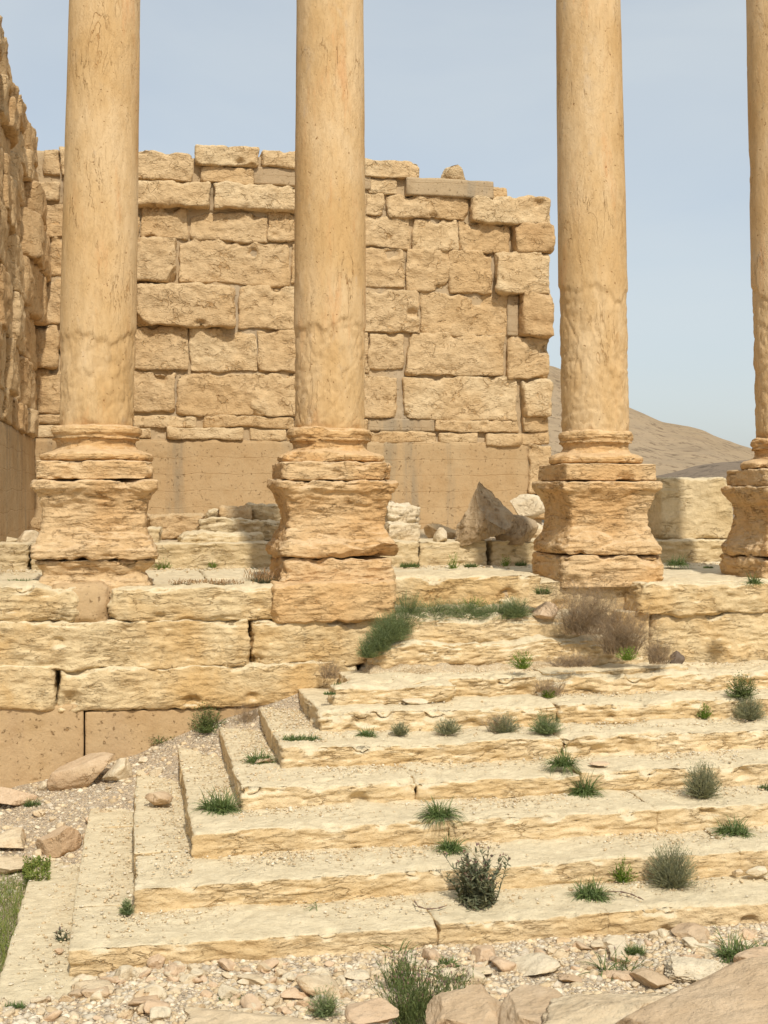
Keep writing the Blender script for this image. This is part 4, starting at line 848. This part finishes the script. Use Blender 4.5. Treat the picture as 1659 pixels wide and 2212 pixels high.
def plant(kind, u, vb, wpx, hpx, label, z=None, Zg=None, dens=1.0):
    if z is None: z = ontread(u, Zg, Zg*F/(VH-vb)); vb = VH-Zg*F/z
    elif vb > 1600: z = solve(u, vb) or z
    c = at_z(u, vb, z); W_ = wpx*z/F; H = hpx*z/F; pm = PM(); hw = W_/2; dp = min(hw, .16)*.8
    c = c + np.array([ST, CT, 0])*min(dp, .08)
    if kind == 'tuft':
        for _ in range(int(300*dens)):
            p = ell(c, hw*.65, dp*.7); d = rdir(.25, 1); rad = (p-c); d[:2] += rad[:2]/max(hw, .01)*.8
            pm.blade(p, d, random.uniform(.6, 1.25)*max(H, hw*.8), random.uniform(.005, .010), random.uniform(.8, 2.4), 5)
        return pm.build('grass_tuft', [M['green']], label, 'grass tuft')
    if kind == 'mat':
        for _ in range(int((120+W_*900)*dens)):
            p = ell(c, hw, dp*.6); pm.blade(p, rdir(.4, 1), random.uniform(.4, 1.1)*H, random.uniform(.004, .008), random.uniform(.2, 1.2), 3)
        return pm.build('grass_patch', [M['green']], label, 'grass')
    if kind == 'seedmat':
        for _ in range(int(160+W_*900)):
            p = ell(c, hw, .05); h = random.uniform(.5, 1.1)*H; d = rdir(.8, 1); pts, dd = pm.twig(p, d, h, .0015, 2, 0)
            for q in pts[:2]: pm.leaf(q, rdir(.2, .9), H*.35, .007, 0)
            if random.random() < .45: pm.blade(pts[-1], dd, H*.35, .012, .1, 3, 1)
        return pm.build('flowering_weed', [M['thistle'], M['straw']], label, 'weed')
    if kind in ('sage', 'juniper', 'fleshy', 'herb', 'thistle', 'shrub'):
        cfg = dict(sage=(150, .017, .0065, 9, M['sage'], 'grey_shrub', 'shrub'), juniper=(230, .022, .004, 10, M['juniper'], 'green_shrub', 'shrub'),
                   fleshy=(60, .016, .009, 12, M['fresh'], 'leafy_plant', 'plant'), herb=(45, .022, .006, 12, M['herb'], 'tall_herb', 'plant'),
                   thistle=(15, .060, .016, 30, M['thistle'], 'thistle', 'plant'), shrub=(70, .022, .013, 9, M['herb'], 'leafy_shrub', 'shrub'))[kind]
        n, ll, lwd, nl, mat, nm, cat = cfg; wm = 1.25 if kind == 'juniper' else 1.0; hw = hw*wm; n = int(n*dens*1.5*min(1.6, max(.35, (W_*H)/.12)**.7)); dp = min(hw, .3)*.9
        for _ in range(n):
            p = ell(c, hw*.6, dp*.6); th = random.uniform(-1, 1); d = np.array([0, 0, 1.0]) + np.array([CT, -ST, 0])*th*hw/max(H, .02)*.95 + np.array([ST, CT, 0])*random.uniform(-.5, .5)
            lnm = H*random.uniform(.5, 1.12)*math.sqrt(1+(th*hw/max(H, .02))**2)*(1-.25*abs(th)); 
            if kind in ('sage', 'juniper', 'shrub', 'fleshy'):
                e0 = rdir(.02, 1); tip = c + np.array([(CT*e0[0]+ST*e0[1])*hw, (-ST*e0[0]+CT*e0[1])*dp, e0[2]*H])*random.uniform(.8, 1.08); p = ell(c, hw*.35, dp*.35); d = tip-p+np.array([0, 0, .02]); lnm = np.linalg.norm(d)
            pts, dd = pm.twig(p, d, lnm, .0022 if kind != 'thistle' else .006, 4, 0, .10)
            for i in range(nl):
                f = random.uniform(.15, 1)*(len(pts)-1); i0 = int(min(f, len(pts)-2)); q = pts[i0]+(pts[i0+1]-pts[i0])*(f-i0)
                l2 = ll*random.uniform(.6, 1.3)*(1.3-.6*f/len(pts)); e = rdir(-.1, .9)
                if kind in ('sage', 'fleshy', 'herb'): e = e*.7+dd
                pm.leaf(q, e, l2, lwd*random.uniform(.7, 1.3), 0)
            if kind == 'thistle':
                for _b in range(3): pm.blade(pts[-1]+np.array([random.gauss(0, .006) for _ in range(3)]), dd+rdir(-.3, 1)*.6, .022, .012, .1, 3, 1)
            if kind == 'herb' and random.random() < .5: pm.blade(pts[-1], dd, .02, .009, .1, 3, 1)
        if kind == 'thistle':
            for _ in range(520): p = ell(c, hw*.6, dp)+np.array([0, 0, random.uniform(0, .16*H)]); pm.leaf(p, rdir(.05, .9), random.uniform(.03, .07), .02, 0)
        return pm.build(nm, [mat, M['bud']], label, cat)
    if kind == 'dry':
        n = int(70*dens*max(.5, (W_*H)/.12)**.7)
        for _ in range(n):
            p = ell(c, hw*.45, dp*.6); th = random.uniform(-1, 1); d = np.array([0, 0, 1.0]) + np.array([CT, -ST, 0])*th*hw/max(H, .02) + np.array([ST, CT, 0])*random.uniform(-.5, .4)
            ln = H*random.uniform(.4, .85); pts, dd = pm.twig(p, d, ln, .003, 4, 0, .25)
            for _k in range(6):
                q = random.choice(pts[1:]); pt2, d2 = pm.twig(q, d+rdir(-.3, 1)*1.1, ln*random.uniform(.2, .5), .0016, 3, 0, .35)
                for _j in range(2): pm.twig(random.choice(pt2[1:]), d2+rdir(-.5, 1), ln*random.uniform(.08, .2), .001, 2, 0, .4)
        return pm.build('dry_bush', [M['twig']], label, 'bush')
PL = [
 ('tuft', 470, 1757, 92, 52, 'thick green tuft in the corner of the left return and a step', dict(Zg=Zt(3), dens=1.8)),
 ('tuft', 560, 1650, 72, 32, 'green tuft beside the small pinkish stone on the left return', dict(Zg=Zt(4))),
 ('mat', 650, 1602, 82, 16, 'thin strip of grass along a step edge near the stair corner', dict(Zg=Zt(5))),
 ('tuft', 792, 1592, 42, 24, 'small tuft at the foot of an upper riser, leftmost on that tread', dict(Zg=Zt(5), dens=.6)),
 ('sage', 865, 1591, 50, 25, 'smallest grey shrub in the row on the upper tread', dict(Zg=Zt(5), dens=1.6)),
 ('sage', 968, 1588, 72, 32, 'low grey shrub in the middle of the row on the upper tread', dict(Zg=Zt(5), dens=1.8)),
 ('sage', 1092, 1585, 80, 40, 'grey shrub mixed with dry twigs on the upper tread', dict(Zg=Zt(5), dens=1.6)),
 ('dry', 1075, 1583, 80, 46, 'dry twigs growing through the grey shrub on the upper tread', dict(Zg=Zt(5))),
 ('juniper', 1182, 1587, 66, 46, 'round green shrub below the step joint on the upper tread', dict(Zg=Zt(5), dens=1.4)),
 ('tuft', 1218, 1658, 62, 44, 'drooping green tuft above another hanging one', dict(Zg=Zt(4)+.03)),
 ('tuft', 1265, 1720, 42, 56, 'hanging green tuft in a riser crack under another tuft', dict(Zg=Zt(3))),
 ('tuft', 950, 1768, 66, 50, 'large drooping tuft over the edge of a middle step', dict(Zg=Zt(3)+.02, dens=1.0)),
 ('tuft', 975, 1842, 54, 38, 'green tuft on the edge just above the thistle', dict(Zg=Zt(2))),
 ('thistle', 1032, 1957, 128, 122, 'big dark thistle with purple brown buds on the lowest tread', dict(Zg=Zt(1), dens=1.5)),
 ('tuft', 1280, 1945, 76, 44, 'green tuft beside a bare stick on the lowest tread', dict(Zg=Zt(1), dens=1.2)),
 ('fleshy', 1347, 1903, 66, 50, 'bright green plant beside the largest grey shrub', dict(Zg=Zt(1), dens=2)),
 ('sage', 1455, 1920, 126, 94, 'largest domed grey shrub on the lowest tread', dict(Zg=Zt(1), dens=2.2)),
 ('tuft', 1590, 1806, 86, 42, 'green tuft near the right edge on a middle tread', dict(Zg=Zt(2), dens=1.2)),
 ('sage', 1522, 1726, 94, 76, 'domed grey shrub on a middle tread toward the right edge', dict(Zg=Zt(3), dens=2.2)),
 ('tuft', 1656, 1706, 24, 16, 'tiny tuft cut by the right edge', dict(Zg=Zt(3), dens=.4)),
 ('fleshy', 1525, 1551, 40, 32, 'small bright green plant on an upper tread at right', dict(Zg=Zt(5), dens=1.6)),
 ('shrub', 1608, 1510, 84, 55, 'dark leafy shrub on the top tread near the right edge', dict(Zg=Zt(6), dens=1.8)),
 ('sage', 1624, 1556, 84, 50, 'grey shrub below the dark leafy one near the right edge', dict(Zg=Zt(5), dens=2)),
 ('dry', 1192, 1508, 96, 46, 'dry brown bush on the worn step below the big slab', dict(Zg=Zt(6), dens=1.3)),
 ('fleshy', 1188, 1510, 42, 18, 'green shoots under the dry brown bush on the worn step', dict(Zg=Zt(6))),
 ('dry', 1262, 1372, 200, 126, 'large dry brown bush in front of the sharp plinth column', dict(z=14.75, dens=1.0)),
 ('dry', 1340, 1415, 170, 120, 'dry brown bush trailing down the right side of the slab', dict(z=14.55, dens=1.2)),
 ('dry', 1425, 1436, 90, 60, 'small dry bush beside the dark brown stone', dict(z=14.45, dens=1.2)),
 ('juniper', 1116, 1334, 70, 46, 'blue green shrub left of the big dry bush', dict(z=15.0, dens=1.3)),
 ('juniper', 1078, 1338, 100, 40, 'blue green shrub behind the topmost worn slab, third from the big dry bush', dict(z=15.0, dens=1.3)),
 ('juniper', 1010, 1338, 110, 42, 'blue green shrub behind the middle of the topmost worn slab', dict(z=15.0, dens=1.3)),
 ('juniper', 940, 1342, 100, 48, 'blue green shrub behind the left part of the topmost worn slab', dict(z=14.95, dens=1.3)),
 ('juniper', 882, 1354, 80, 78, 'tallest blue green shrub at the left end of the slabs', dict(z=14.8, dens=1.3)),
 ('juniper', 858, 1374, 70, 60, 'blue green shrub between the tallest one and the one below it', dict(z=14.6, dens=1.5)),
 ('juniper', 816, 1408, 60, 54, 'blue green shrub just above the lowest of the row', dict(z=14.35, dens=1.5)),
 ('juniper', 838, 1388, 84, 66, 'blue green shrub below the tallest one beside the slabs', dict(z=14.45, dens=1.3)),
 ('juniper', 797, 1422, 54, 50, 'blue green shrub lowest of the row beside the slabs', dict(z=14.3, dens=1.3)),
 ('fleshy', 1022, 1318, 80, 26, 'bright shoots in the blue green shrubs behind the slab', dict(z=15.2, dens=.8)),
 ('fleshy', 1128, 1447, 62, 40, 'bright green plant in the crack under the lower worn slab', dict(z=14.15, dens=1.6)),
 ('fleshy', 1358, 1428, 62, 32, 'bright green plant at the right end of the lower worn slab', dict(z=14.2, dens=1.4)),
 ('dry', 1240, 1442, 190, 34, 'low dry twigs along the foot of the lower worn slab', dict(z=14.15, dens=2)),
 ('dry', 712, 1468, 96, 46, 'dry pale twigs where the stair corner meets the podium', dict(z=14.4, dens=.8)),
 ('dry', 532, 1562, 72, 46, 'dry twigs at the top of the gravel slope', dict(z=14.3, dens=.8)),
 ('shrub', 445, 1584, 96, 62, 'leafy green shrub against the facing slabs', dict(z=14.3, dens=1.2)),
 ('shrub', 352, 1607, 82, 24, 'low leafy plants left of the leafy green shrub', dict(z=14.2, dens=.9)),
 ('mat', 265, 1628, 66, 20, 'patch of grass behind the long brown stone', dict(z=14.3)),
 ('tuft', 12, 1690, 34, 72, 'tall grass cut by the left edge before the facing slabs', dict(z=14.2, dens=.5)),
 ('dry', 70, 1690, 60, 26, 'grey dry twigs at the foot of the left facing slab', dict(z=14.2, dens=.5)),
 ('mat', 66, 1745, 34, 20, 'small green weed beside the orange stone', dict(z=12.7)),
 ('juniper', 272, 1980, 28, 30, 'small dark weed on the tread at the stair corner', dict(Zg=Zt(1), dens=1)),
 ('thistle', 134, 2072, 60, 96, 'leaning thistle at the bottom left corner of the stairs', dict(z=9.05, dens=.3)),
 ('tuft', 118, 2074, 110, 70, 'sparse wheat like grass around the leaning thistle', dict(z=9.0, dens=.12)),
 ('seedmat', 445, 1276, 155, 20, 'brown tipped weeds along the podium edge between two columns', dict(z=14.75)),
 ('seedmat', 565, 1274, 56, 36, 'brown tipped weeds beside the second footing block', dict(z=14.95)),
 ('fleshy', 352, 1237, 48, 28, 'bright green plant right of the first pedestal', dict(z=18.2, dens=1.6)),
 ('fleshy', 458, 1233, 30, 18, 'little bright plant at the foot of the terrace step', dict(z=18.3, dens=1)),
 ('mat', 420, 1235, 170, 9, 'line of grass along the foot of the terrace step', dict(z=18.35)),
 ('mat', 542, 1232, 34, 8, 'short patch of grass left of the second footing block', dict(z=18.35)),
 ('mat', 885, 1226, 44, 15, 'patch of grass right of the second footing block', dict(z=18.35)),
 ('fleshy', 981, 1232, 36, 40, 'upright green plant in front of the pointed rock', dict(z=18.2, dens=.8)),
 ('mat', 1018, 1226, 28, 14, 'tiny green patch right of the upright plant', dict(z=18.35)),
 ('fleshy', 1093, 1224, 26, 24, 'small green plant at the joint in the terrace step', dict(z=18.35, dens=.7)),
 ('mat', 1126, 1223, 24, 14, 'tiny green patch near the sharp plinth footing', dict(z=18.35)),
 ('mat', 1064, 1243, 34, 7, 'flat green patch on the paving', dict(z=16.8)),
 ('tuft', 1465, 1221, 48, 28, 'green tuft under the big square block', dict(z=18.2, dens=1)),
 ('mat', 1533, 1228, 22, 7, 'flat green weed on the paving between the right columns', dict(z=17.5)),
 ('tuft', 1633, 1262, 32, 26, 'green tuft at the foot of the rightmost column', dict(z=14.8, dens=.6)),
 ('mat', 1175, 1285, 30, 26, 'green weed on the podium edge above the dry bush', dict(z=14.95)),
 ('tuft', 66, 1230, 18, 42, 'thin grass clump left of the first pedestal', dict(z=18.3, dens=.4)),
 ('mat', 30, 1230, 70, 9, 'line of grass at the left end of the terrace step', dict(z=18.35)),
 ('mat', 48, 1258, 70, 9, 'dark low weeds on the podium top left of the first pedestal', dict(z=15.6)),
 ('mat', 745, 1486, 50, 12, 'thin green weed on the rubble below the dry twigs', dict(z=13.6)),
 ('mat', 712, 1502, 26, 9, 'tiny green weed near the worn step end', dict(z=13.3)),
 ('herb', 868, 2150, 110, 84, 'tall dark herb with purple buds at the bottom middle', dict(z=7.9, dens=2)),
 ('herb', 905, 2218, 190, 118, 'feathery green herbs cut by the bottom edge', dict(z=7.6, dens=3)),
 ('herb', 1000, 2200, 100, 100, 'upright herb right of the feathery ones', dict(z=7.3, dens=1)),
 ('tuft', 965, 2097, 64, 20, 'flat green tuft in the bottom rubble', dict(z=8.75, dens=.8)),
 ('herb', 985, 2126, 150, 26, 'low dark herbs on the cream slab', dict(z=8.2, dens=1.2)),
 ('juniper', 700, 2206, 70, 60, 'grey green herb left of the white patched rock', dict(z=7.9, dens=.8)),
 ('mat', 512, 2172, 84, 12, 'flat green weed above the broad low cream rock', dict(z=8.3)),
 ('mat', 28, 2185, 40, 16, 'small weed in the gravel at the bottom left', dict(z=8.4)),
 ('tuft', 1597, 2078, 84, 66, 'tall grass behind the crumbly pitted rock', dict(z=7.6, dens=.7)),
 ('tuft', 1650, 2070, 60, 34, 'grass at the right edge behind the huge boulder', dict(z=7.8, dens=.5)),
 ('mat', 1374, 2068, 40, 30, 'soft green weed right of the cream stone', dict(z=8.8)),
 ('herb', 1345, 2108, 130, 42, 'flowering weeds above the flat tan rock', dict(z=8.3, dens=.7)),
 ('tuft', 1310, 2108, 30, 80, 'few thin grass blades above the flat tan rock', dict(z=8.3, dens=.06)),
 ('tuft', 870, 2075, 70, 60, 'few long grass blades at the foot of the lowest riser', dict(z=8.7, dens=.06)),
 ('tuft', 682, 1962, 14, 38, 'single thin grass sprig on the lowest tread', dict(Zg=Zt(1), dens=.03)),
]
for kind, u, vb, wp, hp, lab, kw in PL: plant(kind, u, vb, wp, hp, lab, **kw)
# bare sticks on the lowest tread
for pts, lab in (([(895, 1947), (903, 1958), (922, 1964), (948, 1962), (966, 1956)], 'bare curved stick left of the thistle'), ([(1312, 1926), (1340, 1926), (1362, 1931), (1378, 1938), (1391, 1944)], 'bare straight stick right of the green tuft')):
    pm = PM(); P3 = [at_Z(u, v, SZ(1)+.03) for u, v in pts]
    for a, b in zip(P3[:-1], P3[1:]): pm.twig(a, b-a, np.linalg.norm(b-a)*1.05, .009, 2, 0, .03)
    pm.build('stick', [M['stick']], lab, 'stick')
# field grass left of the stairs
pm = PM()
for _ in range(5200):
    u = random.uniform(-60, 112); v = random.uniform(1868, 2125)
    lim = np.interp(v, [1868, 1900, 2000, 2090, 2125], [105, 78, 45, 12, -10])
    if u > lim + random.gauss(0, 4): continue
    p = at_Z(u, v, -3.55); pm.blade(p, rdir(.6, 1), random.uniform(.05, .15), random.uniform(.003, .006), random.uniform(.2, 1.5), 3)
for _ in range(260):
    u = random.uniform(50, 108); v = random.uniform(1868, 1912); p = at_Z(u, v, -3.5)
    for _k in range(6): pm.leaf(p+np.array([0, 0, random.uniform(0, .08)]), rdir(0, 1), .03, .016, 0)
pm.build('grass', [M['field']], 'rough green grass left of the lowest steps', 'grass').__setitem__('kind', 'stuff')
